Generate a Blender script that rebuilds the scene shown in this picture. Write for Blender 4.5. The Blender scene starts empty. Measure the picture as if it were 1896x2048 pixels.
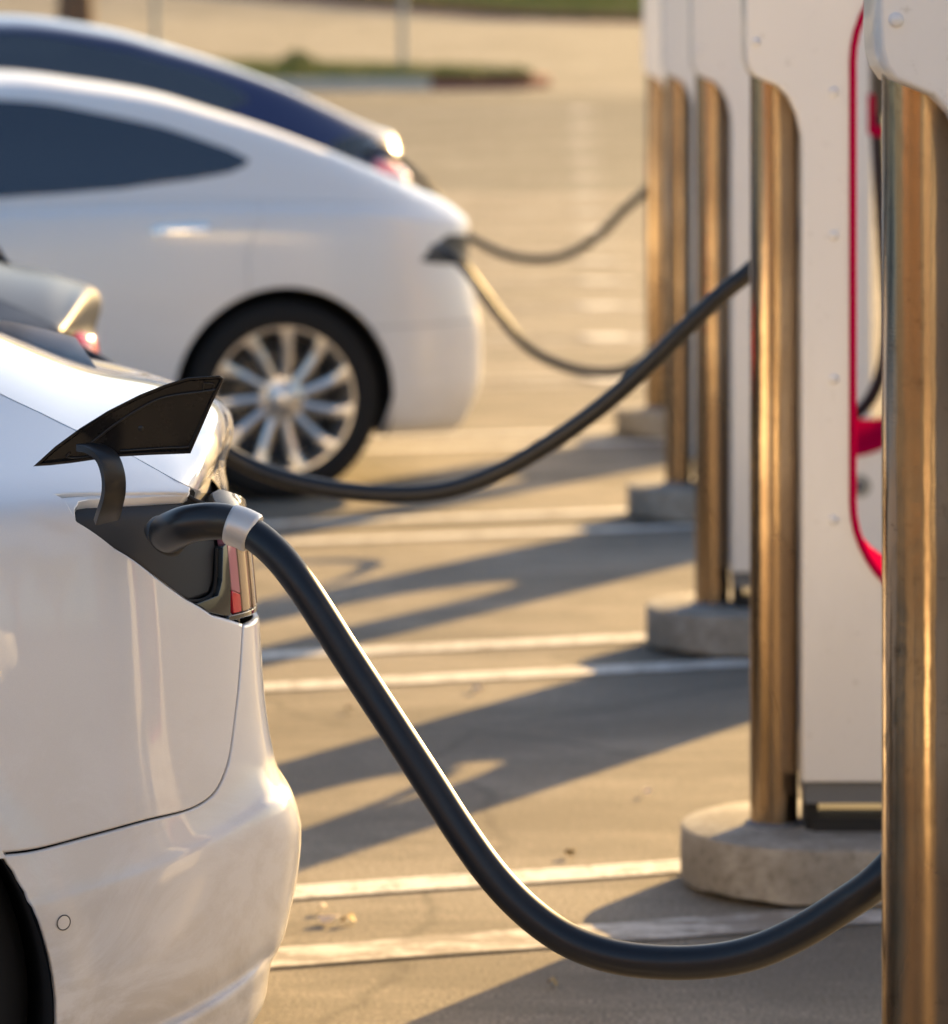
import bpy, math, random
import numpy as np
from mathutils import Vector
from mathutils.geometry import delaunay_2d_cdt
random.seed(4); np.random.seed(4)
SC = bpy.context.scene; COL = SC.collection
R = math.radians
# ------------------------------------------------------------------ camera, sky, sun, exposure
F, H, VX, VY = 7524.0, 1.434, 1125.0, 145.0        # focal length / eye height / optical axis (photo pixels, metres)
cd = bpy.data.cameras.new('camera'); cam = bpy.data.objects.new('camera', cd); COL.objects.link(cam)
cam.location = (0, 0, H); cam.rotation_euler = (R(90), 0, 0)
cd.sensor_fit = 'HORIZONTAL'; cd.sensor_width = 36; cd.lens = F*36/1896
cd.shift_x = -(VX-948)/1896; cd.shift_y = -(1024-VY)/1896
cd.clip_start = .1; cd.clip_end = 3000
cd.dof.use_dof = True; cd.dof.focus_distance = 4.42; cd.dof.aperture_fstop = 6.0
SC.camera = cam
AZ, EL = R(29.8), R(16.4)
w = bpy.data.worlds.new('World'); SC.world = w; w.use_nodes = True
nt = w.node_tree; bg = nt.nodes['Background']
sky = nt.nodes.new('ShaderNodeTexSky'); sky.sky_type = 'NISHITA'; sky.sun_disc = False
sky.sun_elevation = EL; sky.sun_rotation = AZ; sky.dust_density = 1.9; sky.air_density = 1.0; sky.ozone_density = 1.6
nt.links.new(sky.outputs[0], bg.inputs[0]); bg.inputs[1].default_value = .08
sd = bpy.data.lights.new('sun', 'SUN'); sun = bpy.data.objects.new('sun', sd); COL.objects.link(sun)
sd.energy = 5.0; sd.angle = R(.6); sd.color = (1, .64, .24)
sun.rotation_euler = Vector((-math.sin(AZ)*math.cos(EL), -math.cos(AZ)*math.cos(EL), -math.sin(EL))).to_track_quat('-Z', 'Y').to_euler()
vs = SC.view_settings; vs.view_transform = 'Standard'; vs.look = 'None'; vs.gamma = 1; vs.exposure = 1.72
SC.cycles.max_bounces = 8; SC.cycles.sample_clamp_indirect = 8

# ------------------------------------------------------------------ helpers
def empty(name, loc, rz=0, label=None, cat=None, group=None):
    o = bpy.data.objects.new(name, None); COL.objects.link(o); o.location = loc; o.rotation_euler = (0, 0, rz)
    if label: o['label'] = label
    if cat: o['category'] = cat
    if group: o['group'] = group
    return o
def tag(o, label, cat, group=None):
    o['label'] = label; o['category'] = cat
    if group: o['group'] = group
    return o
def mk(name, verts, faces, mat, parent=None, smooth=True, normals=None, kind=None, auto=None):
    me = bpy.data.meshes.new(name); me.from_pydata([tuple(map(float, v)) for v in verts], [], [tuple(map(int, f)) for f in faces])
    me.materials.append(mat)
    if smooth: me.polygons.foreach_set('use_smooth', [True]*len(me.polygons))
    if auto is not None:
        try: me.set_sharp_from_angle(angle=R(auto))
        except Exception: pass
    if normals is not None: me.normals_split_custom_set_from_vertices([tuple(map(float, n)) for n in normals])
    me.update()
    o = bpy.data.objects.new(name, me); COL.objects.link(o)
    if parent is not None: o.parent = parent
    if kind: o['kind'] = kind
    return o
def pix(px, py, d):                                   # a point at depth d, traced from the photo
    return np.array([(px-VX)*d/F, d, H-(py-VY)*d/F])
def nspline(xk, yk):                                  # natural cubic spline
    xk = np.array(xk, float); yk = np.array(yk, float); n = len(xk); h = np.diff(xk)
    A = np.zeros((n, n)); b = np.zeros(n); A[0, 0] = A[-1, -1] = 1
    for i in range(1, n-1):
        A[i, i-1] = h[i-1]; A[i, i] = 2*(h[i-1]+h[i]); A[i, i+1] = h[i]
        b[i] = 6*((yk[i+1]-yk[i])/h[i]-(yk[i]-yk[i-1])/h[i-1])
    m = np.linalg.solve(A, b)
    def f(x):
        x = np.asarray(x, float); i = np.clip(np.searchsorted(xk, x)-1, 0, n-2); hh = h[i]; a = (xk[i+1]-x)/hh; c = (x-xk[i])/hh
        y = a*yk[i]+c*yk[i+1]+((a**3-a)*m[i]+(c**3-c)*m[i+1])*hh*hh/6
        y = np.where(x < xk[0], yk[0]+(x-xk[0])*((yk[1]-yk[0])/h[0]-h[0]*m[1]/6), y)
        return np.where(x > xk[-1], yk[-1]+(x-xk[-1])*((yk[-1]-yk[-2])/h[-1]+h[-1]*m[-2]/6), y)
    return f
def pchip(xk, yk):
    xk = np.array(xk, float); yk = np.array(yk, float); h = np.diff(xk); dl = np.diff(yk)/h; n = len(xk)
    m = np.zeros(n); m[0] = dl[0]; m[-1] = dl[-1]
    for i in range(1, n-1):
        if dl[i-1]*dl[i] > 0:
            w1 = 2*h[i]+h[i-1]; w2 = h[i]+2*h[i-1]; m[i] = (w1+w2)/(w1/dl[i-1]+w2/dl[i])
    def f(x):
        x = np.clip(np.asarray(x, float), xk[0], xk[-1]); i = np.clip(np.searchsorted(xk, x)-1, 0, n-2); hh = h[i]; t = (x-xk[i])/hh
        return (2*t**3-3*t**2+1)*yk[i]+(t**3-2*t**2+t)*hh*m[i]+(-2*t**3+3*t**2)*yk[i+1]+(t**3-t**2)*hh*m[i+1]
    return f
def catmull(P, n=8):
    P = [np.array(p, float) for p in P]; Q = [2*P[0]-P[1]]+P+[2*P[-1]-P[-2]]; out = []
    for i in range(1, len(Q)-2):
        for k in range(n):
            t = k/n; a, b, c, d = Q[i-1:i+3]
            out.append(.5*((2*b)+(-a+c)*t+(2*a-5*b+4*c-d)*t*t+(-a+3*b-3*c+d)*t**3))
    out.append(P[-1]); return np.array(out)
def tube_geo(path, rad, seg=20, caps=True, flat=None):
    path = np.array(path, float); n = len(path); T = np.gradient(path, axis=0); T /= np.linalg.norm(T, axis=1)[:, None]+1e-12
    rad = np.full(n, rad) if np.isscalar(rad) else np.array(rad)
    ref = np.array([0, -1., 0]) if abs(T[0][1]) < .9 else np.array([1., 0, 0]); V = []; N = ref
    for i in range(n):
        N = N-T[i]*N.dot(T[i]); N /= np.linalg.norm(N); B = np.cross(T[i], N)
        for k in range(seg):
            a = 2*math.pi*k/seg; fl = flat if flat else (1, 1)
            V.append(path[i]+rad[i]*(math.cos(a)*N*fl[0]+math.sin(a)*B*fl[1]))
    Fc = [(i*seg+k, i*seg+(k+1) % seg, (i+1)*seg+(k+1) % seg, (i+1)*seg+k) for i in range(n-1) for k in range(seg)]
    if caps: Fc += [tuple(range(seg))[::-1], tuple((n-1)*seg+k for k in range(seg))]
    return V, Fc
def tube(name, path, rad, mat, parent=None, seg=20, **k):
    V, Fc = tube_geo(path, rad, seg); return mk(name, V, Fc, mat, parent, auto=50, **k)
def lathe_geo(prof, seg=48, axis='z', cen=(0, 0, 0)):
    V = []; 
    for r_, h_ in prof:
        for k in range(seg):
            a = 2*math.pi*k/seg; c, s = r_*math.cos(a), r_*math.sin(a)
            p = (c, s, h_) if axis == 'z' else (c, h_, s)
            V.append(np.array(p)+np.array(cen))
    n = len(prof); Fc = []
    for i in range(n-1):
        for k in range(seg):
            q = (i*seg+k, i*seg+(k+1) % seg, (i+1)*seg+(k+1) % seg, (i+1)*seg+k)
            Fc.append(q if axis == 'z' else q[::-1])
    return V, Fc
def join(*gs):
    V = []; Fc = []
    for v, f in gs:
        b = len(V); V += list(v); Fc += [tuple(i+b for i in q) for q in f]
    return V, Fc
def box_geo(a, b, bev=0):
    (x0, y0, z0), (x1, y1, z1) = a, b
    V = [(x, y, z) for z in (z0, z1) for y in (y0, y1) for x in (x0, x1)]
    return V, [(0, 2, 3, 1), (4, 5, 7, 6), (0, 1, 5, 4), (2, 6, 7, 3), (0, 4, 6, 2), (1, 3, 7, 5)]
def inside(P, poly):
    x, y = P[:, 0], P[:, 1]; res = np.zeros(len(P), bool); n = len(poly); j = n-1
    for i in range(n):
        xi, yi = poly[i]; xj, yj = poly[j]
        if yi != yj:
            c = ((yi > y) != (yj > y)) & (x < (xj-xi)*(y-yi)/(yj-yi)+xi); res ^= c
        j = i
    return res
def area(p):
    p = np.array(p); q = np.roll(p, -1, 0); return .5*np.sum(p[:, 0]*q[:, 1]-q[:, 0]*p[:, 1])
def densify(poly, step, closed=True):
    out = []; n = len(poly)
    for i in range(n if closed else n-1):
        a = np.array(poly[i], float); b = np.array(poly[(i+1) % n], float); m = max(1, int(np.linalg.norm(b-a)/step))
        out += [a+(b-a)*k/m for k in range(m)]
    if not closed: out.append(np.array(poly[-1], float))
    return np.array(out)
def offset(poly, d):                                  # inward for d > 0
    p = np.array(poly, float); s = 1 if area(p) > 0 else -1
    a = p-np.roll(p, 1, 0); b = np.roll(p, -1, 0)-p
    na = np.stack([-a[:, 1], a[:, 0]], 1)/(np.linalg.norm(a, axis=1)[:, None]+1e-12); nb = np.stack([-b[:, 1], b[:, 0]], 1)/(np.linalg.norm(b, axis=1)[:, None]+1e-12)
    m = na+nb; m /= np.maximum(np.sum(m*m, 1), .5)[:, None]; return p+2*m*d*s*.999 if False else p+m*d*s*2/1.0*1.0*1.0
def fill2d(loops, pts=None):                          # triangulate loops (first outer, rest holes)
    V = []; E = []
    for lp in loops:
        b = len(V); n = len(lp); V += [Vector((float(q[0]), float(q[1]))) for q in lp]; E += [(b+i, b+(i+1) % n) for i in range(n)]
    nb = len(V)
    if pts is not None: V += [Vector((float(q[0]), float(q[1]))) for q in pts]
    vo, eo, fo, ov, oe, of = delaunay_2d_cdt(V, E, [], 0, 1e-7)
    P = np.array([tuple(v) for v in vo]); T = np.array([f for f in fo]); c = P[T].mean(1)
    ok = inside(c, loops[0])
    for h in loops[1:]: ok &= ~inside(c, h)
    T = T[ok]; idx = {}                                # input index -> output index
    for i, l in enumerate(ov):
        for j in l: idx[j] = i
    return P, T, [idx[i] for i in range(nb)]
# ------------------------------------------------------------------ materials
def mat(name, col=(.5, .5, .5), rough=.5, metal=0, coat=0, spec=.5, coat_r=.03, build=None, **kw):
    m = bpy.data.materials.new(name); m.use_nodes = True; n = m.node_tree.nodes; b = n['Principled BSDF']
    b.inputs['Base Color'].default_value = (*col, 1); b.inputs['Roughness'].default_value = rough; b.inputs['Metallic'].default_value = metal
    b.inputs['Coat Weight'].default_value = coat; b.inputs['Coat Roughness'].default_value = coat_r; b.inputs['Specular IOR Level'].default_value = spec
    for k, v in kw.items(): b.inputs[k.replace('_', ' ')].default_value = v
    if build: build(m.node_tree, b)
    return m
def N(nt, t, **k):
    n = nt.nodes.new(t)
    for a, v in k.items():
        if a.startswith('i_'): n.inputs[a[2:].replace('_', ' ')].default_value = v
        else: setattr(n, a, v)
    return n
def noise(nt, scale, detail=4, rough=.6, stretch=(1, 1, 1), coord='Object', dist=0):
    tc = N(nt, 'ShaderNodeTexCoord'); mp = N(nt, 'ShaderNodeMapping'); mp.inputs['Scale'].default_value = stretch
    n = N(nt, 'ShaderNodeTexNoise'); n.inputs['Scale'].default_value = scale; n.inputs['Detail'].default_value = detail; n.inputs['Roughness'].default_value = rough; n.inputs['Distortion'].default_value = dist
    nt.links.new(tc.outputs[coord], mp.inputs[0]); nt.links.new(mp.outputs[0], n.inputs['Vector']); return n.outputs['Fac']
def ramp(nt, fac, stops):
    r = N(nt, 'ShaderNodeValToRGB'); e = r.color_ramp.elements
    while len(e) < len(stops): e.new(.5)
    for i, (p, c) in enumerate(stops): e[i].position = p; e[i].color = (*c, 1) if len(c) == 3 else c
    nt.links.new(fac, r.inputs[0]); return r.outputs[0]
def mixc(nt, fac, a, b, blend='MIX'):
    m = N(nt, 'ShaderNodeMix', data_type='RGBA', blend_type=blend)
    for i, v in ((0, fac), (6, a), (7, b)):
        if hasattr(v, 'is_linked') or hasattr(v, 'links'): nt.links.new(v, m.inputs[i])
        else: m.inputs[i].default_value = v if i == 0 else (*v, 1)
    return m.outputs[2]
def maprange(nt, v, a, b, c, d):
    m = N(nt, 'ShaderNodeMapRange'); nt.links.new(v, m.inputs[0])
    for i, x in enumerate((a, b, c, d)): m.inputs[i+1].default_value = x
    return m.outputs[0]
def bump(nt, b, h, strength, dist):
    n = N(nt, 'ShaderNodeBump'); n.inputs['Strength'].default_value = strength; n.inputs['Distance'].default_value = dist
    nt.links.new(h, n.inputs['Height']); nt.links.new(n.outputs[0], b.inputs['Normal']); return n
def asphalt_build(c1, c2, grain=True):
    def f(nt, b):
        big = noise(nt, .35, 5, .6); mid = noise(nt, 1.3, 8, .68, (.45, 1, 1)); st_ = noise(nt, 5, 8, .75, (.22, 1, 1)); fine = noise(nt, 150, 3, .75); sp = noise(nt, 45, 5, .8)
        c = mixc(nt, maprange(nt, big, .42, .60, 0, 1), c1, c2)
        c = mixc(nt, maprange(nt, mid, .46, .60, .0, .85), c, tuple(x*.52 for x in c1))
        c = mixc(nt, maprange(nt, st_, .49, .62, .0, .7), c, tuple(x*.5 for x in c1))
        blot = noise(nt, .9, 9, .72, dist=.8); c = mixc(nt, maprange(nt, blot, .50, .58, 0, .55), c, tuple(x*.55 for x in c1))
        c = mixc(nt, maprange(nt, fine, .42, .58, .9, 0), c, tuple(x*.3 for x in c1))
        c = mixc(nt, maprange(nt, sp, .60, .70, 0, .5), c, tuple(min(1, x*1.7) for x in c2))
        # tyre-rubber scuffs running with the drive lane and fine cracks
        v = N(nt, 'ShaderNodeTexVoronoi', feature='DISTANCE_TO_EDGE'); v.inputs['Scale'].default_value = .55
        tc = N(nt, 'ShaderNodeTexCoord'); nn = N(nt, 'ShaderNodeTexNoise'); nn.inputs['Scale'].default_value = 1.2; nn.inputs['Detail'].default_value = 6
        add = N(nt, 'ShaderNodeMix', data_type='VECTOR'); add.inputs[0].default_value = .35
        nt.links.new(tc.outputs['Object'], nn.inputs['Vector']); nt.links.new(tc.outputs['Object'], add.inputs[4]); nt.links.new(nn.outputs['Color'], add.inputs[5]); nt.links.new(add.outputs[1], v.inputs['Vector'])
        c = mixc(nt, maprange(nt, v.outputs[0], .0, .007, .4, 0), c, (.04, .036, .03))
        nt.links.new(c, b.inputs['Base Color']); bump(nt, b, fine, .55, .006)
    return f
M = {}
M['asphalt'] = mat('sun_bleached_asphalt', rough=.8, spec=.3, build=asphalt_build((.335, .295, .24), (.43, .382, .318)))
M['shaded_lane'] = mat('shade_toned_lane_asphalt', rough=.85, spec=.3, build=asphalt_build((.235, .225, .195), (.27, .258, .225)))  # shade on the far ground put into a darker asphalt tone
M['street'] = mat('pale_street_concrete', rough=.9, spec=.2, build=asphalt_build((.40, .375, .32), (.46, .43, .37)))
def paintline(nt, b):
    a = noise(nt, 9, 8, .75); f = noise(nt, 70, 4, .7)
    k = N(nt, 'ShaderNodeMath', operation='ADD'); nt.links.new(a, k.inputs[0]); nt.links.new(f, k.inputs[1])
    m = maprange(nt, k.outputs[0], .98, 1.14, 0, .85)
    nt.links.new(mixc(nt, m, (.74, .71, .66), (.27, .24, .2)), b.inputs['Base Color']); bump(nt, b, f, .4, .003)
M['line'] = mat('worn_white_road_paint', rough=.7, build=paintline)
def wornline(nt, b):
    a = noise(nt, 4.5, 10, .82, (1, 2.2, 1)); f = noise(nt, 90, 4, .7)
    m = maprange(nt, a, .455, .53, .1, 1)
    nt.links.new(mixc(nt, m, (.62, .59, .55), (.26, .23, .195)), b.inputs['Base Color']); bump(nt, b, f, .4, .004)
M['worn'] = mat('badly_worn_road_paint', rough=.75, build=wornline)
def conc(nt, b):
    a = noise(nt, 6, 6, .65); f = noise(nt, 60, 6, .7); p = noise(nt, 220, 2, .5)
    c = mixc(nt, maprange(nt, a, .42, .6, 0, 1), (.42, .395, .355), (.27, .25, .22)); c = mixc(nt, maprange(nt, f, .50, .62, 0, .6), c, (.15, .135, .115)); c = mixc(nt, maprange(nt, p, .4, .6, .25, 0), c, (.1, .09, .08))
    nt.links.new(c, b.inputs['Base Color']); bump(nt, b, f, .4, .003)
M['concrete'] = mat('cast_concrete', rough=.85, build=conc)
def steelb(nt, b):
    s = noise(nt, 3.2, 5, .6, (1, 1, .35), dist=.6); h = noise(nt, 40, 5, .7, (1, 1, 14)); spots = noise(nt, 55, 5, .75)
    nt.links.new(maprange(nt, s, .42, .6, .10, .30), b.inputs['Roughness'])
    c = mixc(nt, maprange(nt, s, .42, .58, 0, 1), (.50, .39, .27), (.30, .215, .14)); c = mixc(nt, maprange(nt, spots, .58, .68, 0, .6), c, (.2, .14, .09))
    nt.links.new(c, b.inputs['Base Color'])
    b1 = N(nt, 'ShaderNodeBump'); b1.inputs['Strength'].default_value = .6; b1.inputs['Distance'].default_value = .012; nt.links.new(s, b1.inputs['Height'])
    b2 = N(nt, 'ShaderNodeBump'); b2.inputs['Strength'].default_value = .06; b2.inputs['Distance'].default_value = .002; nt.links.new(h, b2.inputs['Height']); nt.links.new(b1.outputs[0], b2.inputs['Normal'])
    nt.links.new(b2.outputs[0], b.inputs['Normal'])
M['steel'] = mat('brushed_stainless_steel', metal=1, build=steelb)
def cabb(nt, b):
    a = noise(nt, 3, 6, .6, (1, 1, .3)); f = noise(nt, 50, 5, .75)
    c = mixc(nt, maprange(nt, a, .45, .65, 0, .6), (.80, .78, .76), (.66, .63, .60)); c = mixc(nt, maprange(nt, f, .62, .70, 0, .4), c, (.42, .38, .33))
    nt.links.new(c, b.inputs['Base Color'])
M['cabinet'] = mat('white_powder_coat', rough=.32, coat=.4, coat_r=.12, build=cabb)
M['red'] = mat('red_trim', (.40, .002, .045), 1.0, spec=0.)
M['plinth'] = mat('grey_plinth_metal', (.14, .15, .17), .5, metal=.3)
M['dark'] = mat('dark_cavity', (.012, .012, .013), .8)
def carpaint(name, c1, c2, dirt):
    def f(nt, b):
        fl = noise(nt, 900, 1, .5); c = mixc(nt, fl, c1, c2)
        a = noise(nt, 4, 8, .7, (1, 1, 1.6), dist=1.2); g = N(nt, 'ShaderNodeSeparateXYZ'); tc = N(nt, 'ShaderNodeTexCoord'); nt.links.new(tc.outputs['Object'], g.inputs[0])
        low = maprange(nt, g.outputs[2], .75, .25, 0, dirt); k = N(nt, 'ShaderNodeMath', operation='MULTIPLY'); nt.links.new(low, k.inputs[0]); nt.links.new(maprange(nt, a, .44, .58, .25, 1), k.inputs[1])
        c = mixc(nt, k.outputs[0], c, (.42, .36, .29)); nt.links.new(c, b.inputs['Base Color'])
        nt.links.new(maprange(nt, k.outputs[0], 0, .5, .025, .25), b.inputs['Coat Roughness'])
    return mat(name, c1, .35, coat=1, coat_r=.03, build=f)
M['white_paint'] = carpaint('pearl_white_car_paint', (.80, .79, .79), (.72, .71, .73), .5)
M['white_paint2'] = carpaint('white_car_paint', (.78, .78, .79), (.74, .74, .75), .15); M['white_paint2'].node_tree.nodes['Principled BSDF'].inputs['Coat Weight'].default_value = .55; M['white_paint2'].node_tree.nodes['Map Range.002'].inputs[3].default_value = .16
M['blue_paint'] = carpaint('deep_blue_car_paint', (.006, .012, .07), (.010, .018, .10), .1)
M['slate_paint'] = carpaint('slate_blue_car_paint', (.014, .022, .045), (.025, .035, .06), .1)
_b = M['slate_paint'].node_tree.nodes['Principled BSDF']; _b.inputs['Coat Weight'].default_value = .15; _b.inputs['Specular IOR Level'].default_value = .15
M['glass'] = mat('dark_tinted_glass', (.022, .034, .055), .03, coat=1, spec=.9)
M['port'] = mat('satin_black_port_plastic', (.02, .021, .025), .5, build=lambda nt, b: bump(nt, b, noise(nt, 700, 2, .5), .06, .001))
def doorb(nt, b):
    nt.links.new(maprange(nt, noise(nt, 14, 6, .7), .4, .7, .2, .4), b.inputs['Roughness'])
M['door'] = mat('gloss_black_plastic', (.012, .012, .014), .2, spec=.3, build=doorb)
M['black'] = mat('black_plastic', (.014, .015, .018), .34)
def hoseb(nt, b):
    nt.links.new(maprange(nt, noise(nt, 10, 6, .7), .35, .7, .32, .46), b.inputs['Roughness'])
    nt.links.new(mixc(nt, maprange(nt, noise(nt, 25, 6, .75), .52, .75, 0, .4), (.007, .009, .014), (.03, .027, .024)), b.inputs['Base Color'])
M['hose'] = mat('black_cable_rubber', (.006, .007, .010), .35, spec=.42, build=hoseb)
M['rubber'] = mat('tyre_rubber', (.012, .012, .013), .75, spec=.3)
M['collar'] = mat('brushed_collar', (.66, .63, .60), .42, metal=.55, build=lambda nt, b: bump(nt, b, noise(nt, 120, 4, .7, (.2, 1, 1)), .15, .002))
M['rim'] = mat('silver_alloy', (.72, .70, .68), .28, metal=.85)
M['disc'] = mat('brake_disc_metal', (.12, .12, .125), .45, metal=.8)
M['chrome'] = mat('polished_chrome', (.85, .84, .82), .06, metal=1)
def lampred(nt, b):
    g = N(nt, 'ShaderNodeTexCoord'); s = N(nt, 'ShaderNodeSeparateXYZ'); nt.links.new(g.outputs['Object'], s.inputs[0])
    nt.links.new(ramp(nt, maprange(nt, s.outputs[2], .78, .93, 0, 1), [(0, (.55, .015, .03)), (.35, (.6, .12, .15)), (.6, (.72, .35, .38)), (1, (.75, .4, .42))]), b.inputs['Base Color'])
M['lamp_red'] = mat('red_lamp_lens', (.55, .02, .04), .06, coat=1)
M['lamp_pink'] = mat('pale_pink_lamp_lens', (.44, .17, .22), .08, coat=1)
M['lamp_clear'] = mat('smoked_lamp_lens', (.30, .22, .16), .16, metal=.3, coat=1)
M['lamp_top'] = mat('smoked_lamp_top', (.06, .058, .055), .2, metal=.3, coat=.6)
M['lamp_dark'] = mat('dark_lamp_housing', (.03, .035, .035), .07, coat=1)
def grassb(nt, b):
    nt.links.new(ramp(nt, noise(nt, .6, 6, .7), [(.35, (.10, .13, .035)), (.5, (.17, .17, .055)), (.65, (.34, .26, .11))]), b.inputs['Base Color'])
M['grass'] = mat('grass_green', (.07, .09, .03), .9, spec=.2, build=grassb)
M['earth'] = mat('dry_earth', rough=.95, spec=.2, build=asphalt_build((.20, .15, .10), (.26, .20, .14)))
M['leaf'] = mat('leaf_green', (.22, .24, .07), .7, spec=.3); M['dryleaf'] = mat('yellow_leaf', (.3, .19, .05), .7)
M['bark'] = mat('brown_bark', (.14, .09, .06), .9, build=lambda nt, b: bump(nt, b, noise(nt, 12, 6, .7, (1, 1, .25)), .8, .03))
M['kerb'] = mat('pale_concrete_kerb', (.74, .60, .47), .85); M['redkerb'] = mat('red_painted_kerb', (.26, .07, .05), .8)
M['pole'] = mat('galvanised_pole', (.33, .34, .34), .5, metal=.6)
def stuccob(nt, b):
    nt.links.new(mixc(nt, noise(nt, .5, 6, .6), (.36, .21, .10), (.28, .16, .08)), b.inputs['Base Color']); bump(nt, b, noise(nt, 30, 4, .7), .4, .01)
M['stucco'] = mat('tan_stucco', rough=.9, build=stuccob)

# ------------------------------------------------------------------ the ground
GK = [(-300, 0), (33, 0), (35.75, .042), (38.5, .109), (41.25, .2), (44, .317), (46.75, .459), (49.5, .625), (52.25, .816), (55, 1.03), (57.5, 1.144), (70, 1.67), (95, 2.76), (115, 5.2), (160, 13), (300, 30), (1500, 60)]
gz = lambda y: float(np.interp(y, [a for a, _ in GK], [b for _, b in GK]))
def sheet(name, edge0, edge1, dz, m, nx=12, step=1.5, xr=(-60, 60), kind='structure'):
    ys = None; V = []; Fc = []; xs = np.linspace(*xr, nx); rows = 0
    n = max(2, int(abs(edge1(0)-edge0(0))/step)+1)
    for j in range(n+1):
        for x in xs:
            y = edge0(x)+(edge1(x)-edge0(x))*j/n; V.append((x, y, gz(y)+dz))
    Fc = [(j*nx+i, j*nx+i+1, (j+1)*nx+i+1, (j+1)*nx+i) for j in range(n) for i in range(nx-1)]
    return mk(name, V, Fc, m, kind=kind)
def terrain():
    ys = sorted(set([-300, -100, -40, -10, 0, 10, 20, 33]+[a for a, _ in GK if a > 33]+[65, 80, 88, 105, 135, 200, 600])); xs = [-900, -300, -120, -60, 0, 60, 120, 300, 900]
    V = [(x, y, gz(y)-.004) for y in ys for x in xs]; n = len(xs)
    mk('ground', V, [(j*n+i, j*n+i+1, (j+1)*n+i+1, (j+1)*n+i) for j in range(len(ys)-1) for i in range(n-1)], M['earth'], kind='structure')
terrain()
sheet('parking_lot', lambda x: -40, lambda x: 40, 0, M['asphalt'], step=2)
sheet('shaded_lane', lambda x: 40, lambda x: 57.3, .0, M['shaded_lane'], step=1.3)  # far ground in shade, the shade carried by its darker colour
kl = lambda x: 93-.82*(x-1.8) if x > -40 else 93+.82*41.8      # kerb of the far side of the street
sheet('street', lambda x: 57.3, lambda x: kl(x)*1.0, .0, M['street'], nx=30, step=1.5)
sheet('grass_bank', lambda x: kl(x)+.3, lambda x: kl(x)+90, .0, M['grass'], nx=30, step=3)
# stall lines, hairpin shaped
SL = .32; SP = 2.75; D0 = 3.905
CH = [D0+SP*i for i in range(5)]
def strip(name, pts, wd, m, dz=.004):
    pts = np.array(pts, float); T = np.gradient(pts, axis=0); T /= np.linalg.norm(T, axis=1)[:, None]; Nn = np.stack([-T[:, 1], T[:, 0]], 1)
    V = []
    for p, n_ in zip(pts, Nn):
        for s in (-.5, .5): q = p+n_*wd*s*(1+random.uniform(-.06, .06)); V.append((q[0], q[1], gz(q[1])+dz))
    return mk(name, V, [(2*i, 2*i+2, 2*i+3, 2*i+1) for i in range(len(pts)-1)], m, kind='structure')
for n in range(-1, 19):
    d = D0+SP*n; far = n > 4; xe = .22 if far else .62
    a0 = np.array([xe, d+.125+SL*(xe-.2)]); b0 = np.array([xe, d-.36+SL*(xe-.2)]); dr = np.array([-math.cos(math.atan(SL)), -math.sin(math.atan(SL))])
    if far:
        c = (a0+b0)/2; r_ = np.linalg.norm(a0-b0)/2
        arc = [c+r_*np.array([math.cos(t), math.sin(t)]) for t in np.linspace(math.pi/2, -math.pi/2, 9)]
        pts = [a0+dr*s for s in np.linspace(5.4, .3, 14)]+arc+[b0+dr*s for s in np.linspace(.3, 5.4, 14)]
        strip('stall_line', pts, .09, M['worn']); strip('stall_end_mark', [c+np.array([-.10, -.033]), c+np.array([0, 0]), c+np.array([.13, .04])], .34, M['line'], .008)
    else:
        strip('stall_line', [a0+dr*s for s in np.linspace(0, 5.4, 30)], .10, M['line'])
        strip('stall_line', [b0+dr*s for s in np.linspace(0, 5.4, 30)], .13 if n == 1 else .10, M['worn'] if n == 1 else M['line'])

# ------------------------------------------------------------------ charging stations
def arcpts(cx, cz, r_, a0, a1, n): return [(cx+r_*math.cos(R(a0+(a1-a0)*k/n)), cz+r_*math.sin(R(a0+(a1-a0)*k/n))) for k in range(n+1)]
XL, XS, XR = .320, .418, .990                         # cap left edge, cabinet left edge, right edge
HX, HR, HB, HT = .7025, .197, .49, 1.65
def cab_outline():
    o = [(XS, .197), (XS, 1.28), (.4165, 1.325), (.408, 1.362), (.393, 1.392), (.374, 1.411), (.352, 1.420), (.336, 1.427), (.326, 1.441), (.3215, 1.458), (XL, 1.49)]
    o += arcpts(XL+.12, 1.76, .12, 180, 90, 8)+arcpts(XR-.12, 1.76, .12, 90, 0, 8)+[(XR, .197)]
    return densify(o, .03)
hole = densify(arcpts(HX, HT-HR, HR, 0, 180, 24)+arcpts(HX, HB+HR, HR, 180, 360, 24), .05)
def ring_solid(outer, hole, y0, y1, bev, hole_in=(0, 0), yback_bev=None):
    # extruded plate with a rounded front edge; local y runs away from the camera
    steps = [(bev, y0), (bev*.62, y0+bev*.08), (bev*.3, y0+bev*.3), (bev*.08, y0+bev*.62), (0, y0+bev), (0, y1-bev), (bev*.3, y1-bev*.3), (bev, y1)]
    V = []; Fc = []; n = len(outer)
    for o_, y in steps:
        p = offset(outer, o_/1.0) if o_ else np.array(outer); V += [(q[0], y, q[1]) for q in p]
    for i in range(len(steps)-1):
        for k in range(n):
            a, b = i*n+k, i*n+(k+1) % n; Fc.append((a, b, b+n, a+n))
    for si, y, flip in ((0, y0, False), (len(steps)-1, y1, True)):
        op = [(V[si*n+k][0], V[si*n+k][2]) for k in range(n)]
        hp = np.array(hole) if not flip else offset(hole, hole_in[0])-np.array([0, 0])
        if flip: hp = np.array([(a, b+hole_in[1]*max(0, (HB+HR-b)/HR)**4) for a, b in hp])
        P, T, _ = fill2d([op, hp]); b = len(V); V += [(q[0], y, q[1]) for q in P]; Fc += [tuple(b+i for i in (t if flip else t[::-1])) for t in T]
    return V, Fc
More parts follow.
